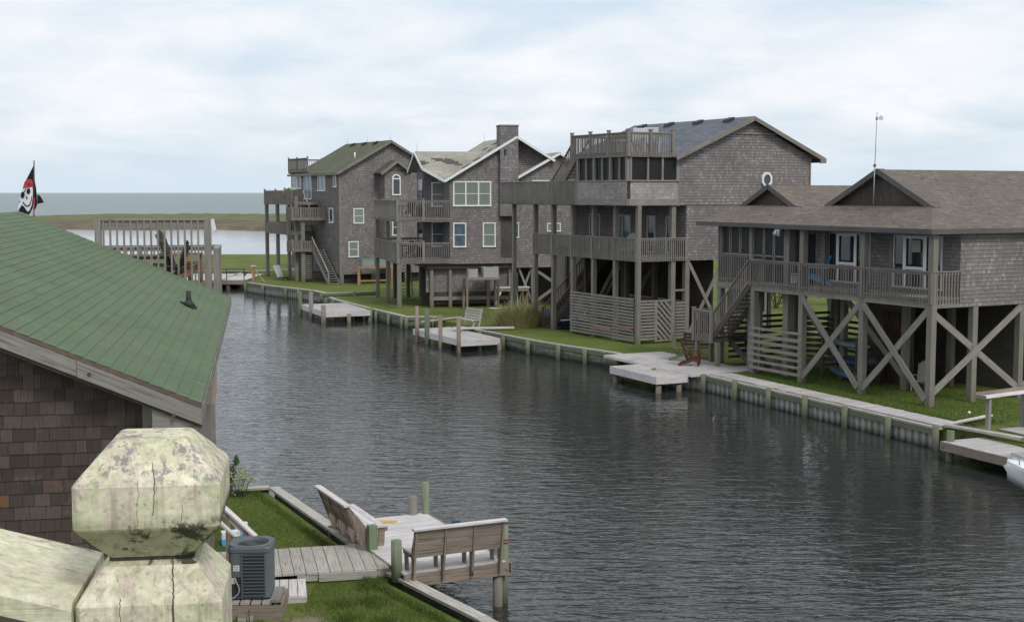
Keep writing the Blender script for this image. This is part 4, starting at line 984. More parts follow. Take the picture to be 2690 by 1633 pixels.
# ragged dark drip edge, fascia boards
m=MB();r_=random.Random(5)
for i in range(50):
    k0,k1=i/50,(i+1)/50
    m.prism([(RL*k0,-.012,ez+1.79*k0-.045+r_.uniform(-.008,.004)),(RL*k1,-.012,ez+1.79*k1-.045+r_.uniform(-.008,.004)),(RL*k1,-.012,ez+1.79*k1-.003),(RL*k0,-.012,ez+1.79*k0-.003)],(0,.06,0))
m.build('drip_edge',M['stair_brown'],HG)
def fb(x0,x1,y,d,h,top=-.05,mt='grey_wood',nm='fascia'):
    z=lambda x:ez+1.79*x/RL
    return MB().prism([(x0,y,z(x0)+top),(x1,y,z(x1)+top),(x1,y,z(x1)+top-h),(x0,y,z(x0)+top-h)],(0,d,0),t=nrm((RL,0,1.79))).build(nm,M[mt],HG)
fb(.0,-1.22,-.035,.05,.165,mt='grey_wood');fb(-1.225,-4.14,-.02,.05,.165,mt='grey_wood')
fb(-.0,-4.14,.02,.03,.19,top=-.07,mt='dark_wood')
z_=lambda x:ez+1.79*x/RL
fp=MB().prism([(-.01,.03,z_(0)-.2),(-.5,.03,z_(-.5)-.2),(-.5,.03,ez-.24),(-.44,.03,ez-.3),(-.01,.03,ez-.3)],(0,.3,0),t=(1,0,0)).build('eave_box',M['grey_wood'],HG)
MB().cyl((-.28,-.05,ez-.11),(-.28,-.02,ez-.11),.02,n=10).build('wood_plug',M['dark_wood'],HG);MB().cyl((-1.10,-.05,ez+.34),(-1.10,-.02,ez+.34),.018,n=10).build('wood_plug',M['dark_wood'],HG)
MB().box(-.03,.012,.0,GL,ez-.17,ez-.02).build('eave_fascia',M['grey_wood'],HG)
MB().box(-.5,0,.3,GL,ez-.2,ez-.17).build('soffit',M['dark_wood'],HG)
# walls
wall(HG,[(-8.0,.32,1.2),(-.5,.32,1.2),(-.5,.32,ez),(RL,.32,rzg-.2),(-8.0,.32,ez)],(0,.12,0),'dark_wood','gable_wall')
wall(HG,[(-.5,.3,1.2),(-.5,14,1.2),(-.5,14,ez),(-.5,.3,ez)],(-.12,0,0),'grey_wood','side_wall')
# cedar shakes on the gable wall, each its own wedge
m=MB();r_=random.Random(11);z=2.2
while z<rzg-.2:
    x=-7.2+r_.uniform(0,.1)
    while x<-.52:
        w_=r_.uniform(.10,.23);x1=min(x+w_,-.5);xm=(x+x1)/2
        rf=lambda q:ez+1.79*(q if q>RL else 2*RL-q)/RL
        if z+.16<min(rf(x),rf(x1))-.06:
            j=r_.uniform(-.004,.004);c=[(x+.002,.30,z+j),(x1-.002,.30,z+j),(x1-.002,.32,z+j),(x+.002,.32,z+j),(x+.002,.312,z+.15),(x1-.002,.312,z+.15),(x1-.002,.32,z+.15),(x+.002,.32,z+.15)]
            m.hexa(c,(0,0,1),r_.random())
        x=x1
    z+=.1365
def _shake(t,b):
    r=rn(t);g=NOISE(t,MAP(t,uvs(t),(5,70,1)),1.,4,.6)
    c=RAMP(t,r,[(0.,(.048,.036,.031)),(.35,(.075,.056,.048)),(.6,(.062,.045,.040)),(.85,(.105,.085,.076)),(.955,(.088,.062,.052)),(.97,(.17,.085,.045)),(1.,(.15,.075,.04))])
    c=MIX(t,MA(t,'MULTIPLY',RAMP(t,g,[(.35,1.),(.55,0.)]),.5),c,(.03,.022,.019))
    c=MIX(t,RAMP(t,NOISE(t,obj(t),4.,5,.7),[(.58,0.),(.72,.5)]),c,(.17,.15,.14))
    return c,(g,.35,.004)
mat('shake',_shake,.8,.3)
m.build('wall_shingles',M['shake'],HG)
# canal-side wall boards and corner posts (weathered plywood, dark slot)
m=MB();y=.32
for i,w_ in enumerate([.9,.55,1.5,1.2,2.4,2.4,2.4,2.3]):
    m.box(-.5,-.47,y+.01,y+w_-.02,1.2,ez-.2,grain=(0,0,1));y+=w_
m.build('siding_board',M['grey_wood'],HG)
MB().box(-.50,-.465,1.22,1.32,1.2,ez-.2).build('dark_slot',M['black'],HG)
MB().box(-.62,-.5,.26,.34,1.2,ez-.28,grain=(0,0,1)).build('corner_board',M['grey_wood'],HG)
a=hg.X(558,1000,-.3);MB().box(-.47,-.3,12.2,13.9,ez-1.9,ez-.75,grain=(0,0,1)).build('shutter',M['pale_tan'],HG,label='tan plywood shutter propped on the canal side')
# vent pipe
vk=None
for i in range(200):
    k=i/200;lx_=RL*k;l,zq=hg.X(494,805,lx_)
    if zq>=ez+1.79*k-.01 and vk is None and i>2: vk=(lx_,l,ez+1.79*k)
    if vk is None and zq<ez+1.79*k: last=(lx_,l,ez+1.79*k)
vp=hg.X(496,806,-.6);cand=min(((abs(hg.X(496,806,RL*i/400)[1]-(ez+1.79*i/400)),RL*i/400,hg.X(496,806,RL*i/400)[0]) for i in range(400)))
vx_,vy_=cand[1],cand[2];vz_=ez+1.79*vx_/RL
MB().prism([(vx_-.14,vy_-.02,vz_+.075),(vx_+.05,vy_-.15,vz_),(vx_+.14,vy_,vz_-.04),(vx_+.03,vy_+.12,vz_)],(0,0,.03)).cyl((vx_,vy_,vz_),(vx_,vy_,vz_+.27),.045,.04,n=12).cyl((vx_,vy_,vz_-.0),(vx_,vy_,vz_+.12),.12,.05,n=12).build('vent_pipe',M['black'],HG)
# far deck beyond the roof
xa,zt1=hg.Y(262,574,15.0);xb,_=hg.Y(546,572,15.0);zd=6.15
railing(HG,(xa,15.0),(xb,15.0),zd+.05,zt1,posts=(),mat='grey_wood',sp=.136,bw=.04,cap=.14)
for x in (xa-.04,xb): pile(HG,x,15.0,zt1-.02,z0=zd-.2,w=.13,mat='grey_wood',name='post')
MB().box(xa,xb,14.97,15.0,zt1-.24,zt1-.09).build('rail_board',M['grey_wood'],HG)
railing(HG,(xb+.15,15.0),(xb+.15,17.1),zd-.4,7.12,posts=(0,1),mat='grey_wood',sp=.14,face=1,pw=.11)
railing(HG,(xa-2,17.1),(xb+.15,17.1),zd-.1,7.12,posts=(.3,.6),mat='grey_wood',sp=.15,pw=.11)
m=MB();boards(m,xa-2,xb+.1,GL+.2,17.1,zd,ax='x');m.build('deck',M['grey_wood'],HG)
MB().box(xa-2,xb+.16,14.92,14.96,zd-.3,zd-.04).box(xb+.12,xb+.16,14.96,17.15,zd-.6,zd-.04).build('deck_frame',M['grey_wood'],HG)
for x,y in ((xb-.12,15.05),(xb-.1,17.05),(xa-.2,17.0)): pile(HG,x,y,zd-.04,z0=-.5,w=.2)
def adirondack(name,label,loc,rz,mt,cat='chair',sc=1.,seat=.38,leg='self',lm=None,group=None):
    t=thing(name,label,cat,loc,rz,group);t.scale=(sc,)*3
    zb=loc[2];lm=lm or mt
    m=MB()
    for i in range(5): m.beam((-.26,-.0+.1*i-.2,zb+seat-.03*i+.02),(.26,.1*i-.2,zb+seat-.03*i+.02),.09,.025)
    m.build('seat',M[mt],t)
    m=MB()
    for i in range(5):
        x=-.22+.11*i;H=(.78,.86,.9,.86,.78)[i];m.beam((x*.85,.22,zb+seat-.15),(x,.52,zb+seat-.15+H),.1,.022,up=(0,1,0))
    m.beam((-.27,.33,zb+seat+.16),(.27,.33,zb+seat+.16),.02,.08);m.beam((-.27,.47,zb+seat+.5),(.27,.47,zb+seat+.5),.02,.06)
    m.build('backrest',M[mt],t)
    for s in (-1,1):
        MB().beam((s*.32,-.3,zb+seat+.22),(s*.33,.42,zb+seat+.2),.13,.025).build('armrest',M[mt],t)
        MB().beam((s*.28,-.26,zb),(s*.28,-.26,zb+seat+.2),.09,.03,up=(1,0,0)).build('leg',M[lm],t)
        MB().beam((s*.25,-.27,zb+seat-.04),(s*.25,.6,zb+.02),.03,.12).build('leg',M[lm],t)
    return t
cx3=hg.Y(482,700,15.9)[0];wx,wy=hg.wor(cx3,15.9)
t=adirondack('deck_chair','tall grey wooden deck chair with orange brown legs on the deck behind the green roof',(wx,wy,zd),R(10.7+115),'bench_wood',seat=.62,lm='new_wood')
cx3=hg.Y(385,690,16.1)[0];wx,wy=hg.wor(cx3,16.1)
t=thing('patio_table','dark square patio table behind the balusters next to the tall deck chair','table',(wx,wy,zd),R(10.7))
MB().box(-.55,.55,-.4,.4,zd+.72,zd+.78).build('tabletop',M['dark_wood'],t)
for x in (-.45,.45):
    for y in (-.3,.3): MB().box(x-.05,x+.05,y-.05,y+.05,zd,zd+.72).build('leg',M['dark_wood'],t)
cx3=hg.Y(430,690,15.6)[0];wx,wy=hg.wor(cx3,15.6)
adirondack('deck_chair','low dark wooden deck chair between the patio table and the tall chair',(wx,wy,zd),R(10.7-100),'dark_wood')
tp=hg.wor(xb+.06,14.95);cl_=MB().prism([(tp[0]-.02,tp[1],7.74),(tp[0]+.06,tp[1],7.75),(tp[0]+.11,tp[1],7.52),(tp[0]+.03,tp[1],7.46),(tp[0]+.0,tp[1],7.6)],(0,.03,0)).build('white_rag',M['white_plastic']);tag(cl_,'small white rag tied to the right end of the tall deck rail','rag')
# ---- flag
FY=30.;fp_=lambda X_,Y_:(lambda d:(d[0]*FY/d[1],FY,HC+d[2]*FY/d[1]))(ray(X_/9.35,420+Y_/9.35))
t=thing('pirate_flag','black pirate flag with a white skull and red bandana drooping on a thin pole','flag',(fp_(835,1500)[0],FY,GZ))
ox=t.location.x
def fpoly(pts,d=0,nsub=0):
    o=[]
    for (X_,Y_) in pts:
        p=fp_(X_,Y_);o.append((p[0]-ox,d+.012*sin(X_*.016+Y_*.003),p[2]))
    return o
def fshape(m,pts,d):
    m.face(fpoly(pts,d),(1,0,0),.5)
def fgrid(m,d=0,th=None):
    L_=[(815,150),(760,260),(700,380),(640,500),(600,600),(570,690),(530,800),(500,930),(480,1050),(465,1180),(465,1262)]
    R_=[(832,150),(834,260),(834,380),(834,500),(834,600),(832,690),(832,800),(832,930),(830,1050),(800,1200),(712,1352)]
    rows=[]
    for l,r in zip(L_,R_): rows.append(fpoly([(l[0]+(r[0]-l[0])*k/6,l[1]+(r[1]-l[1])*k/6) for k in range(7)],d))
    for a,b_ in zip(rows,rows[1:]):
        for k in range(6): m.face([b_[k],b_[k+1],a[k+1],a[k]],(1,0,0),.5,True)
m=MB();fgrid(m);fc=m.build('cloth',M['navy_cloth'],t)
m=MB();fshape(m,[(834,420),(850,560),(880,700),(895,850),(905,1000),(900,1120),(860,1220),(800,1200),(830,1000),(832,700)],.03)
fshape(m,[(900,850),(960,870),(1010,950),(1060,1050),(980,1065),(900,1090)],.05);m.build('cloth_fold',M['navy_cloth'],t)
m=MB();fshape(m,[(655,480),(720,465),(790,490),(812,560),(810,650),(700,685),(572,702),(590,620),(625,540)],-.02);m.build('bandana',M['red_cloth'],fc)
m=MB();fshape(m,[(690,690),(808,665),(815,800),(812,930),(795,1100),(740,1230),(690,1278),(640,1220),(600,1150),(520,1080),(500,960),(530,850),(560,715)],-.024);fshape(m,[(500,1040),(560,1080),(520,1150),(465,1240),(462,1120)],-.026);m.build('skull',M['white_plastic'],fc)
m=MB();el=lambda x,y,a,b_,q=0:[(x+a*cos(k*pi/6)*cos(q)-b_*sin(k*pi/6)*sin(q),y+a*cos(k*pi/6)*sin(q)+b_*sin(k*pi/6)*cos(q)) for k in range(12)]
fshape(m,el(712,768,44,76,.05),-.045);fshape(m,el(578,860,46,80,.1),-.045);fshape(m,[(650,870),(668,890),(700,968),(680,950),(668,985),(655,920)],-.045)
fshape(m,[(565,1030),(590,1025),(640,1100),(690,1120),(740,1085),(785,960),(775,900),(800,905),(800,980),(755,1110),(690,1150),(630,1125)],-.045)
fshape(m,[(700,600),(722,560),(750,600),(735,625)],-.045);fshape(m,[(610,560),(640,540),(640,580)],-.045);fshape(m,[(600,790),(650,700),(665,705),(615,800)],-.045)
m.build('skull_features',M['navy_cloth'],fc)
pa=fp_(836,10);pb=fp_(838,900);pc=fp_(832,1400)
MB().cyl((0,0,GZ),(0,0,pc[2]),.02,n=8).cyl((0,0,pc[2]),(pb[0]-ox,0,pb[2]),.014,n=8).build('lower_pole',M['red_cloth'],t);MB().cyl((pb[0]-ox,0,pb[2]-.02),(pa[0]-ox,0,pa[2]),.017,.013,n=8).build('pole',M['dark_wood'],t)
# ================================================================ near dock with two benches
hn=Fr(0,0,25);DZ=.92
dk=thing('dock','near square dock of pale boards reached by a short boardwalk','dock',(*hn.wor(8.8,23.85),0),R(25))
ox,oy=0,0
W_,L_d=2.2,4.5
m=MB();boards(m,0,W_,0,L_d,DZ,ax='x',w=.14,jit=.006);m.build('deck_boards',M['pale_wood'],dk)
m=MB();m.box(-.0,W_,-.04,-.0,DZ-.27,DZ-.01);m.box(W_,W_+.04,-.04,L_d,DZ-.27,DZ-.01);m.box(0,W_,L_d,L_d+.04,DZ-.27,DZ-.01)
for k in range(5): m.box(.05+k*.56,.1+k*.56,.0,L_d,DZ-.25,DZ-.05)
m.build('fascia',M['bench_wood'],dk)
def rp(par,x,y,z1,r=.1,mt='tide_wood',nm='piling',z0=-1.,top=True):
    return MB().cyl((x,y,z0),(x+random.uniform(-.01,.01),y,z1),r*1.03,r,n=14).build(nm,M[mt],par)
rp(dk,-.05,.26,DZ+.62,.105,'green_pole',z0=DZ-.2);rp(dk,2.2,L_d-.05,DZ+.72,.085,'green_pole');rp(dk,1.9,L_d-.02,DZ+.42,.1,'pile_wood')
rp(dk,W_+.02,.22,DZ+.66,.105,'green_pole');rp(dk,2.05,.1,DZ-.3,.1,'pile_wood');rp(dk,2.2,L_d-.3,DZ-.3,.1);rp(dk,1.0,L_d,DZ-.3,.1);rp(dk,.0,L_d+.1,DZ-.1,.1)
MB().box(-.03,.15,1.95,2.13,-.3,DZ+.5).build('piling',M['green_pole'],dk)
m=MB()
for z in (DZ+.42,DZ+.36):
    for k in range(14):
        a0,a1=2*pi*k/14,2*pi*(k+1)/14;m.cyl((W_+.02+.13*cos(a0),.22+.13*sin(a0),z+.01*sin(a0*2)),(W_+.02+.13*cos(a1),.22+.13*sin(a1),z+.01*sin(a1*2)),.01,n=5,caps=False)
rpO=m.build('rope_loop',M['rope_red'],dk)
# boardwalk and ramp
bw=thing('boardwalk','short boardwalk of wide tan planks from the lawn to the near dock','boardwalk',(-5.38,25.29,0),R(12.7))
m=MB();boards(m,-1.2,3.02,0,1.95,.872,ax='y',w=.235,jit=.02);m.build('planks',M['tan_deck'],bw)
m=MB();m.box(1.2,3.0,-.0,.05,.7,.825);m.box(1.62,2.75,-.07,-.01,.7,.855);m.box(-1.2,2.6,1.9,1.94,.70,.825);m.build('edge_board',M['tan_deck'],bw)
rm=thing('ramp','small pale step of five short planks beside the air conditioner','step',(-4.82,24.2,0),R(10))
m=MB();boards(m,-.35,1.0,0,1.12,.80,ax='y',w=.165);m.build('planks',M['pale_wood'],rm);MB().box(-.35,1.0,-.03,.0,.66,.78).build('edge_board',M['tan_deck'],rm)
def bench(label,loc,rz,L=2.1,lean=0.,dn=0.,group='slatted benches on the near dock'):
    t=thing('bench',label,'bench',loc,rz,group);z=loc[2]
    m=MB()
    m.beam((-L/2,-.10-lean*.55,z+.50),(L/2,-.10-lean*.55,z+.50),.035,.28,up=(0,-.2-lean,1));m.beam((-L/2,-.155-lean*.85,z+.79),(L/2,-.155-lean*.85,z+.79),.035,.27,up=(0,-.2-lean,1))
    m.build('backrest',M['bench_wood'],t)
    MB().beam((-L/2-.03,-.19-lean,z+.945),(L/2+.03,-.19-lean,z+.945),.15,.038).build('cap_rail',M['pale_wood'],t)
    m=MB()
    for i in range(3): m.beam((-L/2-.02,.08+.15*i,z+.44),(L/2+.02,.08+.15*i,z+.44),.14,.038)
    m.build('seat',M['pale_wood'],t)
    for k in range(4):
        x=-L/2+.04+(L-.08)*k/3
        MB().prism([(x-.02,.02,z-dn),(x-.02,-.05,z-dn),(x-.02,-.22-lean,z+.92),(x-.02,-.14-lean,z+.92),(x-.02,.06,z+.42)],(.04,0,0),t=(0,0,1)).prism([(x-.021,.0,z+.33),(x-.021,.5,z+.33),(x-.021,.5,z+.42),(x-.021,.0,z+.42)],(.042,0,0)).prism([(x-.02,.28,z),(x-.02,.42,z),(x-.02,.44,z+.34),(x-.02,.3,z+.34)],(.04,0,0)).build('bench_frame',M['bench_wood'],t)
    return t
bx_,by_=hn.wor(8.8+1.09,23.78);bench('slatted bench seen from behind on the near edge of the close dock',(bx_,by_,DZ-.02),R(25),1.92,dn=.16)
bx_,by_=hn.wor(8.8-.05,23.85+3.2);bench('slatted bench leaning back over the left edge of the close dock, seen from its side',(bx_,by_,DZ-.02),R(25-90),2.1,lean=.2,dn=.05)
k_=MB().prism([(0,0,0),(.5,.02,0),(.55,.14,.0),(.1,.2,.0)],(0,0,.05)).build('kickboard',M['yellow_plastic']);p=hn.wor(8.8+.75,23.85+4.05);k_.location=(p[0],p[1],DZ+.004);tag(k_,'yellow foam board lying at the far end of the near dock','foam board')
for nm,lab,uv,r_ in (('rope_coil','blue rope coil on the dock behind the long bench',(1198,1378),.09),('rope_coil','small blue rope bundle glimpsed through the bench near the right corner piling',(1282,1424),.1)):
    p=gp(*uv,DZ+.03);m=MB()
    for q in range(5):
        for k in range(12):
            a0,a1=2*pi*k/12,2*pi*(k+1)/12;rr3=r_*(.6+.12*q);m.cyl((rr3*cos(a0),rr3*sin(a0)*.8,.02+.018*q),(rr3*cos(a1),rr3*sin(a1)*.8,.02+.018*q),.018,n=5,caps=False)
    o=m.build(nm,M['blue_tarp']);o.location=(p[0],p[1],DZ+.004);tag(o,lab,'rope')
# air conditioner
az=.98;pL=gp(606,1571,az+.0);pR=gp(716,1571,az)
ax_,ay_=(-4.76,23.9)
pf=thing('platform','small mossy timber platform carrying the near air conditioner','platform',(ax_,ay_,GZ-.045),R(3))
m=MB();boards(m,-.75,.42,-.52,.45,az-.01,ax='y',w=.2,gap=.03);m.build('deck_boards',M['tan_deck'],pf)
MB().box(.40,.56,-.56,.25,az-.0,az+.05).build('side_board',M['grey_wood'],pf,label='raised grey edge board on the right of the platform')
MB().box(-.9,.6,-.56,-.52,az-.33,az-.06).box(.5,.6,-.52,.5,az-.36,az-.06).build('frame',M['bench_wood'],pf)
MB().box(-.6,-.5,-.5,-.4,.3,az-.06).box(.45,.57,-.5,-.4,.3,az-.06).build('leg',M['concrete'],pf)
ac=thing('air_conditioner','dark blue grey air conditioning unit with louvred side and round fan grille','air conditioner',(ax_-.0,ay_,az),R(3))
def rrect(w,d,r,z,n=5):
    o=[]
    for cx0,cy0,a0 in ((w-r,d-r,0),(-w+r,d-r,90),(-w+r,-d+r,180),(w-r,-d+r,270)):
        for k in range(n+1):
            a=R(a0+90*k/n);o.append((cx0+r*cos(a),cy0+r*sin(a),z))
    return o
aw_,ad_=.375,.375;H_=.98
m=MB();m.rings([rrect(aw_,ad_,.09,az+.03),rrect(aw_,ad_,.09,az+H_-.12),rrect(aw_+.015,ad_+.015,.1,az+H_-.11),rrect(aw_+.015,ad_+.015,.1,az+H_-.045),rrect(aw_-.005,ad_-.005,.1,az+H_-.0)],cap=False,smooth=False)
# dished top with a fan opening
ou=rrect(aw_-.005,ad_-.005,.1,az+H_,5);nn=len(ou)
ag=[2*pi*k/32 for k in range(32)];sqq=lambda c,s:(aw_-.005)/max(abs(c),abs(s),(abs(c)+abs(s))/1.72)
ou=[(sqq(cos(a),sin(a))*cos(a),sqq(cos(a),sin(a))*sin(a),az+H_) for a in ag];inn=[(.315*cos(a),.315*sin(a),az+H_-.004) for a in ag]
m.rings([ou,inn,[(p[0]*.82,p[1]*.82,az+H_-.07) for p in inn]],cap=False,smooth=False)
m.build('cabinet',M['unit_grey'],ac)
m=MB()
for q in range(9):
    r0=.03+.03*q
    for k in range(24):
        a0,a1=2*pi*k/24,2*pi*(k+1)/24;m.beam((r0*cos(a0),r0*sin(a0),az+H_-.05+.012*(1-q/9)),(r0*cos(a1),r0*sin(a1),az+H_-.05+.012*(1-q/9)),.005,.005)
for k in range(12): a0=2*pi*k/12;m.beam((0,0,az+H_-.045),(.28*cos(a0),.28*sin(a0),az+H_-.055),.007,.007)
m.cyl((0,0,az+H_-.08),(0,0,az+H_-.045),.08,n=14);m.build('fan_grille',M['unit_grey'],ac)
MB().cyl((0,0,az+.75),(0,0,az+H_-.1),.29,n=20).build('fan_housing',M['black'],ac)
m=MB();y0=-ad_-.012
m.box(-.12,aw_-.1,y0,y0+.02,az+.05,az+H_-.14);m.build('coil',M['grille'],ac)
m=MB()
for k in range(13): z=az+.07+k*.062;m.box(-.125,aw_-.095,y0-.016,y0+.004,z,z+.013)
m.box(-.14,-.12,y0-.01,y0+.02,az+.03,az+H_-.13);m.build('louvre',M['unit_grey'],ac)
MB().box(-.285,-.175,y0+.002,y0+.012,az+.53,az+.635).build('label_plate',M['white_plastic'],ac)
MB().box(-.27,-.25,y0,y0+.002,az+.60,az+.62).box(-.24,-.19,y0,y0+.002,az+.608,az+.613).box(-.24,-.19,y0,y0+.002,az+.59,az+.595).box(-.27,-.19,y0,y0+.002,az+.565,az+.569).box(-.27,-.2,y0,y0+.002,az+.55,az+.554).build('label_print',M['grille'],ac)
MB().box(-.34,-.15,y0-.0,y0+.01,az+.06,az+.42).build('valve_recess',M['black'],ac)
MB().box(-.34,-.24,y0-.008,y0,az+.3,az+.41).build('valve_box',M['grey_paint'],ac)
m=MB();P_=[(-.25,y0-.02,az+.41),(-.23,y0-.05,az+.36),(-.19,y0-.06,az+.28),(-.17,y0-.06,az+.2),(-.2,y0-.06,az+.12),(-.28,y0-.06,az+.06),(-.4,y0-.06,az+.03)]
for a,b_ in zip(P_,P_[1:]): m.cyl(a,b_,.012,n=8,caps=False)
m.build('conduit',M['metal'],ac)
eb=thing('electrical_box','two small pale electrical boxes with black cables below the near air conditioner','electrical box',(ax_-.02,ay_-.64,.6),R(3))
MB().box(-.12,.03,-.05,0,.42,.72).build('box',M['unit_beige'],eb);MB().box(.05,.14,-.04,0,.5,.76).build('box',M['unit_beige'],eb);MB().box(-.08,.0,-.06,-.05,.50,.6).build('cover',M['white_plastic'],eb)
MB().cyl((-.11,-.06,.44),(-.11,-.03,.2),.008,n=6).cyl((.08,-.05,.9),(.1,-.05,.4),.008,n=6).cyl((.1,-.05,.4),(.06,-.05,.2),.008,n=6).build('cable',M['black'],eb)
MB().box(-.13,.16,.0,.04,.1,.8).build('backboard',M['bench_wood'],eb)
# stair rails behind the air conditioner
sr=thing('stair_railing','pale stair handrails coming down to the lawn behind the near air conditioner','stair railing',(-5.6,26.6,GZ-.045))
P1=gp(672,1408,1.55);P0_=(P1[0]-1.3,P1[1]+.4,P1[2]+1.05);Q1=gp(632,1420,1.75);Q0=(Q1[0]-1.3,Q1[1]+.35,Q1[2]+1.05)
lo=lambda p:(p[0]+5.6,p[1]-26.6,p[2])
MB().beam(lo(P0_),lo(P1),.14,.04).beam(lo((P0_[0],P0_[1],P0_[2]-.1)),lo((P1[0],P1[1],P1[2]-.1)),.04,.14).build('handrail',M['pale_wood'],sr);MB().beam(lo(Q0),lo(Q1),.1,.04).build('handrail',M['pale_wood'],sr)
for k in (.25,.55,.85):
    for A_,B_ in ((P0_,P1),(Q0,Q1)):
        p=tuple(A_[i]+(B_[i]-A_[i])*k for i in range(3));l=lo(p);MB().box(l[0]-.04,l[0]+.04,l[1]-.04,l[1]+.04,GZ-.1,l[2]-.02).build('baluster',M['bench_wood'],sr)
for lab,uv,s_ in (('white and blue cooler on the lawn behind the stair rails',(606,1425),.2),('smaller white and blue bag between the two stair rails',(634,1402),.14)):
    p=gp(*uv,GZ);c_=thing('cooler',lab,'cooler',(p[0],p[1],GZ-.045),R(20))
    MB().box(-s_,s_,-s_*.6,s_*.6,GZ-.03,GZ+.12).build('body',M['blue_plastic'],c_);MB().box(-s_*.98,s_*.98,-s_*.58,s_*.58,GZ+.12,GZ+.26).build('lid',M['white_plastic'],c_)
# ================================================================ foreground railing
fr=thing('deck_railing','lichen covered railing post with a notched cap and wide rail in the foreground','railing',(-.2218,.815,HC-.220),R(8))
s_=.0455;zN=HC-.220
def sq(hw,z,c=.004): return [(x*hw+(-c if x>0 else c)*(0 if k%2 else 1)*1,y*hw+(0 if k%2==0 else (-c if y>0 else c)),z) for k,(x,y) in enumerate([(-1,-1),(-1,-1),(1,-1),(1,-1),(1,1),(1,1),(-1,1),(-1,1)])]
def sqr(hw,z,c=.004):
    return [(-hw+c,-hw,z),(hw-c,-hw,z),(hw,-hw+c,z),(hw,hw-c,z),(hw-c,hw,z),(-hw+c,hw,z),(-hw,hw-c,z),(-hw,-hw+c,z)]
prof=[(.0428,-1.1,.003),(.0426,-.024,.003),(.0418,-.0225,.003),(.0252,-.0015,.002),(.0248,0,.002),(.0252,.0015,.002),(.0417,.021,.003),(.0425,.0225,.003),(.0428,.0475,.003),(.0418,.0495,.003),(.0225,.0705,.002),(.0205,.0715,.002)]
from mathutils import noise as mn, Vector
def dens(hw,z,c):
    q=sqr(hw,z,c);o=[]
    for k in range(8):
        A,B=q[k],q[(k+1)%8];n=10 if k%2==0 else 1
        for i in range(n): o.append((A[0]+(B[0]-A[0])*i/n,A[1]+(B[1]-A[1])*i/n,z))
    return o
m=MB();rings_=[];prof2=[prof[0]]
for (h0,z0,c0),(h1_,z1,c1) in zip(prof,prof[1:]):
    n=max(1,int((z1-z0)/.003)) if z0>-.5 else 60
    for i in range(1,n+1): k=i/n;prof2.append((h0+(h1_-h0)*k,z0+(z1-z0)*k,c0+(c1-c0)*k))
for hw,z,c in prof2:
    r=[]
    for (x,y,zq) in dens(hw,zN+z,c):
        v=Vector((x,y,z));d=.00022*mn.noise(v*90)+.00025*mn.noise(Vector((x*330,y*330,z*25)))+.0003*mn.noise(v*28)
        l=math.hypot(x,y);r.append((x+x/l*d,y+y/l*d,zq+.0002*mn.noise(v*120+Vector((5,2,1)))))
    rings_.append(r)
m.rings(rings_,t=(0,0,1),smooth=False,rnd=.4);m.build('post',M['lichen_wood'],fr)
def rail_piece(name,x0,x1,y0,y1,z0,z1,sl,mt):
    m=MB();q=[]
    for x in (x0,x1):
        dz=-sl*(x-x1)
        for (y,z) in ((y0,z0),(y0,z1-.004),(y0+.004,z1),(y1-.004,z1),(y1,z1-.004),(y1,z0)): q.append((x,y,zN+z+dz))
    m.rings([q[:6],q[6:]],t=(1,0,0),smooth=False,rnd=.3);return m.build(name,M[mt],fr)
rail_piece('top_rail',-1.6,-.044,-.045,.075,-.037,-.021,.285,'lichen_rail')
rail_piece('lower_rail',-1.6,-.044,-.033,.0,-.15,-.0375,.285,'bench_wood')
# ================================================================ far-bank docks
def dockf(label,ox,oy,th,rects,z=.72,fas=.2,piles=(),mt='dock_grey',bax='x',fmat='tan_deck',name='dock',bw_=.15):
    t=thing(name,label,'dock',(ox,oy,0),R(th))
    for (x0,x1,y0,y1,*o) in rects:
        ax=o[0] if o else bax;zz_=o[1] if len(o)>1 else z
        m=MB();boards(m,x0,x1,y0,y1,zz_,ax=ax,w=bw_,jit=.008);m.build('deck_boards',M[mt],t)
        MB().box(x0,x1,y0-.04,y0-.002,zz_-fas,zz_-.005).box(x0,x1,y1+.002,y1+.04,zz_-fas,zz_-.005).box(x0-.04,x0-.002,y0-.04,y1+.04,zz_-fas,zz_-.005).box(x1+.002,x1+.04,y0-.04,y1+.04,zz_-fas,zz_-.005).build('fascia',M[fmat],t)
    for (x,y,zt_,*o) in piles: rp(t,x,y,zt_,o[1] if len(o)>1 else .12,o[0] if o else 'pile_wood')
    return t
# in front of the tall gabled house: platform plus lower square jutting over the water
hA=Fr(7.43,54.92,25.5)
A_=[hA.Z(u,v,.74) for u,v in ((1620,930),(1730,922),(1955,968),(1815,982))]
J_=[hA.Z(u,v,.74) for u,v in ((1630,959),(1725,1002),(1815,982),(1722,944))]
dockf('pale plank platform on the bank where the red brown armchair stands',7.43,54.92,25.5,[(.2,3.3,.25,7.6,'x',.75)],fas=.12,piles=[],fmat='pale_wood',name='dock')
t=thing('boardwalk','long narrow boardwalk of crosswise planks on top of the grey sheet bulkhead','boardwalk',(14.0,42.7,0),R(24.4))
m=MB();boards(m,.0,.95,.15,13.7,.765,ax='x',w=.29,gap=.018,jit=.02);m.build('planks',M['dock_grey'],t)
dockf('pale square jetty jutting over the water from the boardwalk platform',7.43,54.92,25.5,[(-1.35,.15,.5,4.3,'x',.70)],fas=.32,piles=[(-1.2,.6,.3),(-1.2,4.1,.3),(-.2,.6,.3)],fmat='pale_wood')
st_=dockf('narrow boardwalk spur leading to the foot of the stairs',10.0,56.4,25.5,[(.0,3.6,.4,1.4,'y',.75)],fas=.1)
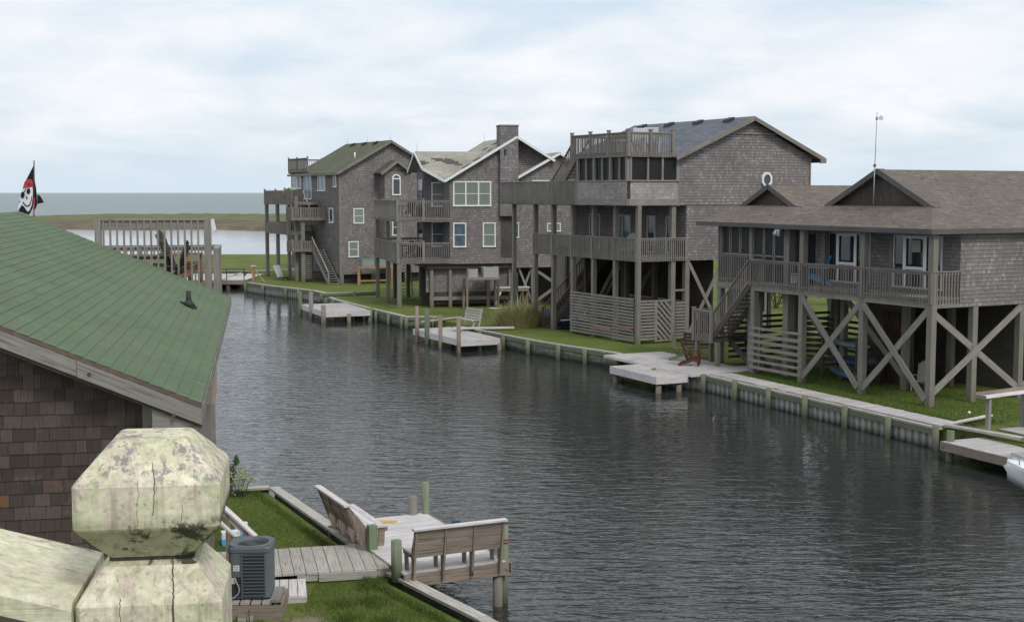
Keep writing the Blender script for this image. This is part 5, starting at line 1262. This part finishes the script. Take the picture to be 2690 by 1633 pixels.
# right edge dock
dockf('weathered dock at the right edge with the white boat moored to it',13.35,40.85,24,[(0,2.6,-3.9,.0,'x',.62),(2.7,5.6,-3.9,.4,'y',.75)],fas=.28,piles=[(.25,-.1,.95,'green_wood'),(.3,-3.6,.3)],fmat='bench_wood')
MB_=thing('timber_beam','long pale timber lying between the boardwalk end and the right edge dock','timber',(14.1,42.7,0))
MB().beam((0,0,.80),(1.5,-2.6,.84),.28,.07).build('beam',M['tan_deck'],MB_);MB().beam((1.5,-2.62,.86),(2.9,-5.0,.88),.22,.06).build('beam',M['new_wood'],MB_);MB().beam((.1,.1,.82),(2.0,1.6,.86),.16,.05).build('beam',M['pale_wood'],MB_)
for lab,x,y,z1,r_,mt in (('thick round green post at the corner of the right edge dock',15.05,38.0,1.35,.15,'green_wood'),('tall reddish mooring post at the right picture edge',15.2,37.6,1.9,.14,'rust_board'),('short weathered round post on the grass behind the fish table',16.75,42.4,2.0,.16,'pile_wood')):
    o=MB().cyl((0,0,-.8 if x<16 else .6),(0,0,z1),r_,n=14).build('mooring_post',M[mt]);o.location=(x,y,0);tag(o,lab,'post')
tb=thing('fish_table','narrow fish cleaning table with a tray top on thin posts near the right edge','table',(14.95,41.6,GZ),R(33))
MB().box(-.25,2.3,-.2,.2,1.88,1.91).build('tabletop',M['pale_wood'],tb);MB().box(-.25,2.3,.2,.23,1.88,2.03).build('tray_side',M['bench_wood'],tb);MB().box(-.28,-.25,-.2,.23,1.86,1.97).build('tray_end',M['bench_wood'],tb)
for x,y in ((0,-.1),(2.0,.1)): MB().box(x-.06,x+.06,y-.06,y+.06,.6,1.83).build('leg',M['grey_wood'],tb)
clump(thing('dry_weed','dark dry weed tangled at the left end of the fish table','weed',(14.62,41.5,1.6)),60,.12,.4,1.,'bark','stems',5,.01,0,1.2)
# boat
bt=thing('motorboat','white fibreglass boat bow with a metal rail at the right edge','boat',(13.62,36.1,0),R(126))
secs=[]
for i in range(9):
    k=i/8;x=-k*4.2;w_=.98*(1-(1-k)**2.6)+.03;sh=.98-.22*k;zk=-.15+.6*(1-k)**3
    secs.append([(x,w_,sh),(x,w_*1.03+.01,sh-.09),(x+.12*(1-k),w_*.86,sh-.16),(x,w_*.62,.18+(sh-.3)*(1-k)**2*.7),(x,0,zk),(x,-w_*.62,.18+(sh-.3)*(1-k)**2*.7),(x+.12*(1-k),-w_*.86,sh-.16),(x,-w_*1.03-.01,sh-.09),(x,-w_,sh)])
m=MB();m.rings(secs,t=(1,0,0),closed=False,cap=False);m.face(secs[-1],None,.5);m.build('hull',M['gelcoat'],bt)
m=MB();dkk=[[(s[0][0],s[0][1],s[0][2]+.002),(s[0][0],s[0][1]*.4,s[0][2]+.06),(s[0][0],-s[0][1]*.4,s[0][2]+.06),(s[0][0],-s[0][1],s[0][2]+.002)] for s in secs[:6]]
m.rings(dkk,t=(1,0,0),closed=False,cap=False);m.build('deck',M['gelcoat'],bt)
m=MB()
for s in (-1,1):
    P_=[(-.12,0,1.2),(-.5,s*.25,1.22),(-1.1,s*.6,1.2),(-2.,s*.85,1.12)]
    for a,b_ in zip(P_,P_[1:]): m.cyl(a,b_,.02,n=6,caps=False)
    for p in P_[1:]: m.cyl((p[0]-.05,p[1]*1.05,.85),p,.018,n=6,caps=False)
m.cyl((-.12,0,.95),(-.12,0,1.2),.02,n=6);m.build('bow_rail',M['metal'],bt)
# mid docks
dockf('floating style dock with four tall mooring posts and a small bench',-2.64,68.96,26.5,[(0,2.2,0,6.5,'y',.66)],fas=.33,piles=[(-.1,.1,1.8,'bench_wood',.11),(-.1,2.5,1.75,'bench_wood',.11),(-.1,4.35,1.95,'green_wood',.14),(-.1,5.75,2.0,'bench_wood',.11),(2.2,.0,.4,'pile_wood',.12),(.9,6.55,1.2,'green_wood',.1)],fmat='pale_wood')
dockf('plain square dock with white edges and two short posts beyond the empty bank',-11.99,84.76,22,[(0,3.0,0,6.3,'y',.72)],fas=.34,piles=[(-.06,.0,1.15,'pile_wood',.15),(-.06,3.3,1.75,'pile_wood',.15),(-.1,6.3,1.6,'green_wood',.12),(3.1,.2,.85,'green_wood',.17),(1.6,-.06,.55,'pile_wood',.13)],fmat='pale_wood')
def park_bench(label,loc,rz,mt='grey_wood',L=1.5):
    t=thing('park_bench',label,'bench',loc,rz);z=loc[2];m=MB()
    for i in range(3): m.beam((-L/2,.1+.14*i,z+.45),(L/2,.1+.14*i,z+.45),.12,.035)
    m.build('seat',M[mt],t);m=MB()
    for i in range(4): m.beam((-L/2,-.04-.04*i,z+.56+.15*i),(L/2,-.04-.04*i,z+.56+.15*i),.03,.11)
    m.build('backrest',M[mt],t)
    for x in (-L/2+.1,L/2-.1):
        MB().beam((x,.05,z),(x,-.2,z+1.08),.06,.08).beam((x,.45,z),(x,.3,z+.43),.06,.08).beam((x,.0,z+.4),(x,.48,z+.4),.06,.07).build('leg',M[mt],t)
    return t
bp=gp(1240,858,.72);park_bench('green grey slatted bench on the bank behind the dock with tall posts',(bp[0],bp[1],.70),R(26.5+98),'dock_grey',1.7)
bp=gp(1835,935,.78);park_bench('dark grey slatted bench under the stair landing beside the red brown chair',(bp[0],bp[1],.77),R(172),'dark_wood',1.4)
bp=gp(1820,958,.78);adirondack('adirondack_chair','red brown wooden armchair standing on the pale platform',(bp[0],bp[1],.77),R(75),'red_wood')
bp=gp(1795,945,.78);adirondack('adirondack_chair','grey green armchair just left of the red brown armchair on the platform',(bp[0],bp[1],.77),R(62),'green_wood')
# planks bridging inlets of the bank
o=MB().beam((0,0,0),(3.4,.2,.02),.45,.08).build('gangplank',M['pale_wood']);bp=gp(1190,862,.8);o.location=(bp[0],bp[1],.8);tag(o,'pale gangplank leading from the grass clump to the dock with four posts','plank')
o=MB().beam((0,0,0),(2.2,2.6,.03),.3,.06).build('gangplank',M['tan_deck']);bp=gp(1108,843,.8);o.location=(bp[0],bp[1],.76);tag(o,'thin plank over the dark gap left of the dock bench','plank')
# distant dock beside the farthest lawn
dd=thing('dock','far white decked dock with a low railing behind the last bulkhead','dock',(-28.2,115.0,0),R(0))
m=MB();boards(m,-4,5.2,0,8.5,.8,ax='y',w=.3);m.build('deck_boards',M['pale_wood'],dd);MB().box(-4,5.2,-.06,0,.4,.76).build('fascia',M['bench_wood'],dd,label='reddish brown edge beam')
m=MB()
for k in range(7): m.box(-4+k*1.5,-3.93+k*1.5,-.05,.02,.78,1.75)
m.box(-4,5.2,-.05,.02,1.68,1.75);m.build('railing',M['dark_wood'],dd)
MB().box(-3,4,5.5,6.1,1.1,1.2).box(-3,-2.9,5.5,6.1,.8,1.1).box(3.9,4,5.5,6.1,.8,1.1).build('bench_seat',M['dark_wood'],dd)
for x in (3.6,-1): rp(dd,x,.2,.5,.2,'dark_wood')
po=thing('pontoon_boat','low black hulled boat with a white top tied under the far dock','boat',(-30.2,110.6,0));MB().prism([(-3,-1,.05),(2.6,-1,.05),(3.0,-1,.55),(-3,-1,.55)],(0,2,0)).build('hull',M['black'],po);MB().box(-3,2.9,-1,1,.57,.72).build('deck',M['white_paint'],po)
wp=thing('fence_post','pale capped timber post standing at the corner of the farthest lawn','post',(-22.1,113.8,GZ));MB().box(-.12,.12,-.12,.12,.6,2.0).build('shaft',M['new_wood'],wp);MB().box(-.2,.2,-.2,.2,2.0,2.1).build('cap',M['pale_wood'],wp);MB().beam((.1,0,1.7),(1.3,-2.,.75),.08,.12).build('brace',M['new_wood'],wp)
tag(MB().beam((0,0,.78),(14,6,.78),.2,.12).build('border_board',M['pale_wood']),'thin pale border board along the grass behind the piles of the farthest house','border board').location=(-25.0,129.0,0)
# ================================================================ things around the houses
def acunit(label,loc,rz,w,d,hh,mt,legs=0,group=None):
    t=thing('air_conditioner',label,'air conditioner',loc,rz,group);z=loc[2]
    MB().rings([rrect(w/2,d/2,.05,z,3),rrect(w/2,d/2,.05,z+hh,3)],smooth=False).build('cabinet',M[mt],t)
    m=MB()
    for k in range(int(hh/.1)-1): m.box(-w/2+.06,w/2-.06,-d/2-.012,-d/2-.002,z+.08+k*.1,z+.1+k*.1)
    m.build('louvre',M['grey_paint'],t);MB().cyl((0,0,z+hh),(0,0,z+hh+.02),min(w,d)*.4,n=16).build('fan_grille',M['grille'],t)
    return t
# platform units: house with the chimney
pt=thing('unit_stand','tall rough timber stand carrying two beige units below the chimney house','stand',(*h2.wor(5.4,-.7),GZ),R(14))
MB().box(-1.05,1.15,-.6,.5,2.60,2.75).build('top',M['grey_wood'],pt)
for x,y in ((-1.0,-.5),(-1.05,.4),(1.1,.4),(1.1,-.5)): MB().box(x-.07,x+.07,y-.07,y+.07,.5,2.6).build('leg',M['stair_brown' if x>0 else 'bench_wood'],pt)
a_=h2.wor(4.85,-.75);acunit('smaller beige unit with a rusty top on the tall timber stand',(a_[0],a_[1],2.75),R(14),.65,.6,.55,'unit_beige')
a_=h2.wor(6.05,-.7);acunit('wide beige unit on the right half of the tall timber stand',(a_[0],a_[1],2.75),R(14),1.05,.75,.68,'unit_beige')
b3=thing('work_table','light topped wooden work table beside the tall unit stand','table',(*h2.wor(7.6,.1),GZ),R(14));MB().box(-1.05,1.3,-.4,.3,1.95,2.02).build('tabletop',M['pale_wood'],b3);MB().box(-.9,1.2,-.45,-.4,1.75,1.92).build('apron',M['bench_wood'],b3)
for x in (-.95,1.15): MB().box(x-.06,x+.06,-.3,-.2,.5,1.95).build('leg',M['bench_wood'],b3)
pd=thing('paddle','white handled paddle leaning on the tall unit stand','paddle',(*h2.wor(6.6,-.95),GZ),R(14));MB().cyl((-.2,0,.95),(.15,.1,1.75),.05,n=6).build('handle',M['white_plastic'],pd)
tag(MB().cyl((0,0,.70),(0,0,.74),.45,n=12).build('stone_slab',M['concrete']),'flat pale stone in the grass below the leaning paddle','stone').location=(*h2.wor(6.3,-1.2),0)
# farthest house: timber stand with green units
pt=thing('unit_stand','new orange timber stand with two green units by the farthest house','stand',(*h1.wor(2.0,-1.6),GZ),R(28))
MB().box(-1.25,1.9,-.5,.5,2.05,2.2).build('top',M['new_wood'],pt);MB().box(-1.1,1.9,-.5,-.42,.95,1.08).build('shelf',M['new_wood'],pt)
for x,y in ((-1.15,-.42),(-.75,.4),(1.8,-.42),(1.8,.4)): MB().box(x-.08,x+.08,y-.08,y+.08,.5,2.05).build('leg',M['new_wood'],pt)
for x,lab in ((-.25,'left green unit on the orange timber stand'),(1.15,'right green unit on the orange timber stand, half behind a pile')):
    a_=h1.wor(2.0+x,-1.6);acunit(lab,(a_[0],a_[1],2.2),R(28),1.15,.8,.7,'unit_green')
# unit below the screened porch
a_=h.wor(1.6,12.2);acunit('pale green unit on a shelf under the screened porch',(a_[0],a_[1],3.1),R(28),1.1,.8,.95,'unit_green')
# chairs and things on decks
a_=h.wor(1.05,7.35);adirondack('adirondack_chair','bright blue adirondack chair on the deck of the low house',(a_[0],a_[1],FL+.06),R(28-122),'blue_plastic',sc=1.22)
a_=h.wor(.9,8.1);bk=thing('side_table','white slatted plastic side table left of the blue chair on the deck','side table',(a_[0],a_[1],FL+.06),R(28))
MB().box(-.25,.2,-.2,.2,FL+.47,FL+.5).build('tabletop',M['white_plastic'],bk);m=MB()
for k in range(4): m.box(-.25,.2,-.2,.2,FL+.12+k*.08,FL+.16+k*.08)
m.build('slats',M['white_plastic'],bk)
for (x,y,rz_,lab,sc_) in ((.3,.6,200,'white plastic armchair at the front corner of the roof deck',1.25),(1.35,.6,165,'white plastic armchair nearest the right end post of the roof deck',1.3)):
    a_=h3.wor(x,y);c_=thing('plastic_chair',lab,'chair',(a_[0],a_[1],10.21),R(rz_));z=10.21;c_.scale=(sc_,)*3
    MB().box(-.27,.27,-.25,.25,z+.38,z+.44).build('seat',M['white_plastic'],c_);MB().beam((0,.26,z+.42),(0,.4,z+1.02),.55,.04,up=(0,1,0)).build('backrest',M['white_plastic'],c_)
    for sx_ in (-.26,.26):
        for sy_ in (-.23,.23): MB().box(sx_-.03,sx_+.03,sy_-.03,sy_+.03,z,z+(.62 if sy_<0 else .4)).build('leg',M['white_plastic'],c_)
        MB().beam((sx_,-.25,z+.63),(sx_,.3,z+.66),.06,.03).build('armrest',M['white_plastic'],c_)
a_=h3.wor(.15,1.9);c_=thing('plastic_table','round white plastic table on the roof deck between the chairs','table',(a_[0],a_[1],10.21));MB().cyl((0,0,10.9),(0,0,10.94),.5,n=20).build('tabletop',M['white_plastic'],c_);MB().cyl((0,0,10.21),(0,0,10.9),.06,n=8).build('leg',M['white_plastic'],c_)
a_=h3.wor(1.6,2.8);c_=adirondack('deck_chair','pale grey chair glimpsed on the lower porch of the tall gabled house',(a_[0],a_[1],F3+.01),R(180),'pale_wood')
for i,(x,y) in enumerate(((.8,6.9),(1.2,8.3))):
    a_=h3.wor(x,y);adirondack('deck_chair',('white chair glimpsed behind the balusters of the long upper deck, right one','white chair glimpsed behind the balusters of the long upper deck, left one')[i],(a_[0],a_[1],7.96),R(150),'white_plastic')
# dark table and chairs on the chimney house decks
for zf,lab in ((6.67,'dark table with chairs on the upper side deck of the chimney house'),(3.96,'dark table with chairs on the lower side deck of the chimney house')):
    a_=h2.wor(1.3,3.6);t=thing('patio_set',lab,'table',(a_[0],a_[1],zf),R(14))
    MB().box(-.6,.6,-1.0,1.0,zf+.72,zf+.78).build('tabletop',M['dark_wood'],t)
    for x,y in ((-.5,-.9),(.5,-.9),(-.5,.9),(.5,.9)): MB().box(x-.05,x+.05,y-.05,y+.05,zf,zf+.72).build('leg',M['dark_wood'],t)
    for i,(x,y,rz_) in enumerate(((-.1,-1.6,180),(1.05,-.4,-90),(1.05,.6,-90))):
        b_=h2.wor(1.3+x,3.6+y);adirondack('deck_chair','dark deck chair at the near end of the %s deck table'%('upper' if zf>5 else 'lower') if i==0 else 'dark deck chair on the wall side of the %s deck table, %s one'%('upper' if zf>5 else 'lower','nearer' if i==1 else 'farther'),(b_[0],b_[1],zf),R(14+rz_),'dark_wood')
# planter on farthest house deck
a_=h1.wor(-2.2,7.0);t=thing('hanging_plant','yellow green potted plant on the top rail of the farthest house','potted plant',(a_[0],a_[1],7.5),0)
MB().cyl((0,0,7.75),(0,0,8.05),.2,.3,n=10).build('pot',M['dark_wood'],t);bushmesh(260,.45,.45,.4,(0,0,8.25),4,.14).build('foliage',M['reed'],t)
a_=h1.wor(-3.0,6.6);c_=thing('lounge_chair','pale lounge chair back on the grass under the farthest house decks','chair',(a_[0],a_[1],GZ),R(60))
MB().beam((0,0,.95),(0,.5,2.0),.8,.06,up=(0,1,0)).build('backrest',M['pale_wood'],c_);MB().box(-.4,.4,-.6,.1,.9,1.0).build('seat',M['dark_wood'],c_)
for x in (-.35,.35): MB().box(x-.04,x+.04,-.55,-.45,.7,.9).build('leg',M['dark_wood'],c_)
# under the tall house: covered boat on trailer, kayak, stored things
a_=(2.3,77.8);t=thing('covered_boat','small boat under a blue tarpaulin behind the red brown stair','boat',(a_[0],a_[1],GZ),R(15))
secs=[[(-2.2+i*.55,sy*.9*(1-(i/8-.35)**2*1.2),1.15+.4*(1-abs(sy))+.1*sin(i*1.3)) for sy in (-1,-.5,0,.5,1)] for i in range(9)]
m=MB();m.rings(secs,t=(1,0,0),closed=False,cap=False);m.build('tarpaulin',M['blue_tarp'],t)
MB().prism([(-2.1,-.8,1.16),(2.1,-.6,1.16),(2.3,-.1,.95),(1.8,-.2,.8),(-2.0,-.3,.8)],(0,.7,0)).build('hull',M['navy_cloth'],t)
a_=(4.2,74.8);t=thing('skiff','dark blue skiff with a pale gunwale behind the tall house piles','boat',(a_[0],a_[1],GZ),R(20))
m=MB();secs=[]
for i in range(9):
    k=i/8;w_=.75*sin(pi*min(1,k*.62+.1))**.8;secs.append([(1.8-3.6*k,-w_,1.25+.25*(1-k)),(1.8-3.6*k,-w_*.7,.85),(1.8-3.6*k,w_*.7,.85),(1.8-3.6*k,w_,1.25+.25*(1-k))])
m.rings(secs,t=(1,0,0),closed=False,cap=False);m.build('hull',M['blue_tarp'],t)
m=MB()
for a,b_ in zip(secs,secs[1:]): m.beam(a[0],b_[0],.07,.07);m.beam(a[3],b_[3],.07,.07)
m.build('gunwale',M['pale_wood'],t)
for k,(x,y) in enumerate(((-.2,-1.),)):
    m=MB()
    for j in range(14): a0,a1=2*pi*j/14,2*pi*(j+1)/14;m.cyl((x+.32*cos(a0),y,1.55+.32*sin(a0)),(x+.32*cos(a1),y,1.55+.32*sin(a1)),.07,n=6,caps=False)
    m.build('spare_wheel',M['metal'],t)
def kayak(label,loc,rz,mt,L=3.4):
    t=thing('kayak',label,'kayak',loc,rz);z=loc[2];rs=[]
    for i in range(11):
        k=i/10;w_=.34*sin(pi*k)**.7+.01;rs.append([(-L/2+L*k,w_*cos(2*pi*j/10),z+.16+.15*(sin(pi*k)**.5)*sin(2*pi*j/10)+.08*abs(2*k-1)**3) for j in range(10)])
    MB().rings(rs,t=(1,0,0)).build('hull',M[mt],t)
    MB().cyl((0,0,z+.28),(0,0,z+.325),.24,n=14).build('cockpit',M['black'],t);return t
for x,y,z,lab,mt in ((2.1,6.3,2.05,'grey white kayak, the topmost on the rack behind the horizontal slats','unit_green'),(2.2,6.4,1.35,'dark blue kayak in the middle of the rack under the low house','blue_tarp'),(1.9,6.1,.85,'aqua kayak lying lowest under the rack of the low house','aqua_plastic')):
    a_=h.wor(x,y);kayak(lab,(a_[0],a_[1],z),R(28+75),mt)
a_=h.wor(2.1,6.3);t=thing('kayak_rack','dark timber rack holding kayaks under the low house','rack',(a_[0],a_[1],GZ),R(28))
for y in (-1.0,1.0):
    MB().box(-.6,-.5,y-.05,y+.05,.6,2.6).box(.5,.6,y-.05,y+.05,.6,2.6).box(-.6,.6,y-.04,y+.04,1.25,1.33).box(-.6,.6,y-.04,y+.04,1.95,2.03).build('frame',M['dark_wood'],t)
a_=h.wor(2.7,3.0);c_=adirondack('lounge_chair','pale beige chair standing in the shade under the low house',(a_[0],a_[1],GZ),R(-35),'unit_beige')
a_=h.wor(2.0,4.8);t=thing('grill','black kettle grill in the shade under the low house','grill',(a_[0],a_[1],GZ))
rs=[[(.3*sin(pi*i/8)*cos(2*pi*j/12),.3*sin(pi*i/8)*sin(2*pi*j/12),1.65-.25*cos(pi*i/8)*-1) for j in range(12)] for i in range(1,8)]
MB().rings(rs).build('bowl',M['black'],t)
for k in range(3): a0=2*pi*k/3;MB().cyl((.15*cos(a0),.15*sin(a0),1.5),(.3*cos(a0),.3*sin(a0),.7),.02,n=6).build('leg',M['black'],t)
a_=h.wor(1.6,10.2);t=thing('broom','long handled broom with an orange head by the lower stairs','broom',(a_[0],a_[1],GZ));MB().cyl((0,0,.8),(-.15,.1,2.1),.02,n=6).build('handle',M['rust_board'],t);MB().box(-.3,.3,-.06,.06,.72,.82).build('head',M['new_wood'],t)
# utility meter post already part of the deck; small garden lights
for u,v,lab in ((2546,1087,'tiny white ball on the grass between the pile and the fish table'),(1316,803,'tiny white ball on the grass left of the tall clump')):
    p=gp(u,v);rs=[[(.06*sin(pi*i/6)*cos(2*pi*j/8),.06*sin(pi*i/6)*sin(2*pi*j/8),-.06*cos(pi*i/6)) for j in range(8)] for i in range(1,6)]
    o=MB().rings(rs).build('ball',M['white_plastic']);o.location=(p[0],p[1],GZ+.05);tag(o,lab,'ball')
# ================================================================ plants
p=gp(1366,860);t=thing('grass_clump','tall tawny ornamental grass clump on the bank beside the tall gabled house','grass clump',(p[0],p[1]+.8,GZ))
clump(t,2200,.85,2.9,.55,'reed','green_blades',1,.03);clump(t,1900,1.0,2.6,.7,'straw','straw_blades',2,.03)
clump(t,60,.8,3.3,.25,'straw','plumes',3,.05,droop=.2)
for u,v,lab,n_,rd_,hh_ in ((1448,864,'straw coloured heap of fallen grass at the foot of the tall clump',260,.5,.7),(2600,1135,'green weed tuft behind the fish table post',260,.6,.75),(2510,1072,'small green weed tuft right of the corner pile',200,.5,.35)):
    p=gp(u,v);clump(thing('weed_tuft',lab,'weeds',(p[0],p[1],GZ)),n_,rd_,hh_,.9,'straw' if 'straw' in lab else 'blade','blades',int(u),.02)
def shrub(name,label,loc,n,r,hh,ls,mt='leaf',stems=7,seed=1,trunk=.02,lift=.5):
    t=thing(name,label,'shrub' if name=='shrub' else 'tree',loc);z=loc[2];q=random.Random(seed)
    bushmesh(n,r,r,hh*(1-lift)*.62,(0,0,z+hh*(lift+(1-lift)*.45)),seed,ls).build('foliage',M[mt],t)
    m=MB()
    for k in range(stems):
        a=q.uniform(0,2*pi);b_=r*q.uniform(.3,.9);m.cyl((.05*cos(a),.05*sin(a),z-.1),(b_*.5*cos(a),b_*.5*sin(a),z+hh*.45),trunk,trunk*.7,n=6,caps=False);m.cyl((b_*.5*cos(a),b_*.5*sin(a),z+hh*.45),(b_*cos(a+.4),b_*sin(a+.4),z+hh*q.uniform(.75,.95)),trunk*.7,trunk*.3,n=5,caps=False)
    m.build('stems',M['bark'],t);return t
p=gp(635,1300,.7);shrub('shrub','wispy green shrub at the far corner of the near lawn',(p[0],p[1]-.05,GZ-.05),300,.46,.75,.042,'reed',26,3,.006,.2)
p=gp(605,1300,.7);shrub('shrub','taller wispy shrub half hidden by the shingled house at the near lawn',(p[0]-.0,p[1]+.0,GZ-.05),480,.34,1.0,.05,'leaf',26,9,.006,.25)
p=gp(765,712);shrub('tree','small gnarled tree with dark leaves beyond the farthest house piles',(p[0],p[1]+9,GZ),2600,2.1,4.3,.16,'leaf',7,5,.09,.25)
for i,(X_,Y_,hh_) in enumerate(((21.5,90,3.2),(26.,98,3.6),(17.5,88,2.8))):
    a_=(X_,Y_);shrub('shrub',('pale green shrub seen between the piles behind the low house','yellowish shrub farthest behind the low house piles','round green shrub near the back of the slatted storage')[i],(a_[0],a_[1],GZ),1500,1.6,hh_,.12,'reed' if i==1 else 'leaf',6,20+i,.04,.15)
for i,(X_,Y_) in enumerate(((5.2,93),(8.6,91))):
    a_=(X_,Y_);shrub('shrub',('broad green shrub seen through the piles of the tall gabled house','second shrub through the tall house piles, farther right')[i],(a_[0],a_[1],GZ),1500,1.9,3.4,.14,'leaf',6,30+i,.04,.15)
# near lawn grass
import math as _m
def inlawn(x,y):
    # inside bank polygon
    c=False;P_=nb
    for i in range(len(P_)):
        x1,y1=P_[i];x2,y2=P_[i-1]
        if (y1>y)!=(y2>y) and x<(x2-x1)*(y-y1)/(y2-y1)+x1: c=not c
    if not c: return False
    lx,ly=hn.loc((x,y))
    bx,by=(x+5.38)*.9755+(y-25.29)*.2198,-(x+5.38)*.2198+(y-25.29)*.9755
    if -1.3<bx<3.1 and -.05<by<2.: return False
    if -5.4<x<-3.85 and 24.1<y<25.7: return False
    if abs(x+4.85)<.85 and abs(y-23.9)<.6: return False
    lx,ly=hg.loc((x,y))
    return not lx<-.3 or ly>14.5
def area(r):
    while True:
        x,y=r.uniform(-8.6,.2),r.uniform(22.2,33.4)
        if math.hypot(x+3.75,(y-22.8)*.75)<.55+.25*sin(x*9+y*5) and r.random()<.85: continue
        if inlawn(x,y) and r.random()<(1. if inlawn(x+.22,y) else .15): return x,y
def _gb(t,b):
    return MIX(t,rn(t),(.05,.095,.018),(.14,.185,.045)),None
mat('near_grass',_gb,.9,.15)
tag(blades(70000,area,GZ-.03,(.02,.05),.0035,.7,5).build('near_grass',M['near_grass']),'short mown grass on the near lawns','grass',kind='stuff')
def area2(r):
    while True:
        k=r.random();x=8.3+(14.2-8.3)*k;y=55.3+(42.7-55.3)*k;d=.95+r.random()**1.7*5.;x+=d*.9;y+=d*.42
        return x+r.uniform(-.2,.2),y+r.uniform(-.2,.2)
def area3(r):
    while True:
        i=r.randrange(1,6);a,b_=nb[i],nb[i+1];k=r.random();x=a[0]+(b_[0]-a[0])*k;y=a[1]+(b_[1]-a[1])*k;x-=r.uniform(.2,.42);y-=r.uniform(-.02,.12)
        if inlawn(x,y): return x,y
tag(blades(5200,area3,GZ-.03,(.06,.17),.005,.7,12).build('edge_grass',M['blade']),'longer unmown grass along the inside of the near cap boards','grass',kind='stuff')
r_=random.Random(2)
for k in range(9):
    while True:
        x,y=r_.uniform(-6.5,-.8),r_.uniform(22.6,32.5)
        if inlawn(x,y): break
    area4=lambda r,x=x,y=y:(x+r.gauss(0,.13),y+r.gauss(0,.16))
    w4=blades(420,area4,GZ-.03,(.05,.13),.006,.9,40+k)
    if k==0: W4=w4
    else:
        W4.v+=w4.v;n0=len(W4.v)-len(w4.v);W4.f+=[tuple(i+n0 for i in f) for f in w4.f];W4.uv+=w4.uv;W4.r+=w4.r;W4.sm+=w4.sm
tag(W4.build('lawn_weeds',M['blade']),'darker weedy patches in the near lawns','weeds',kind='stuff')
tag(blades(26000,area2,GZ,(.04,.11),.009,.6,8).build('bank_grass',M['near_grass']),'grass fringe on the far bank behind the boardwalk','grass',kind='stuff')
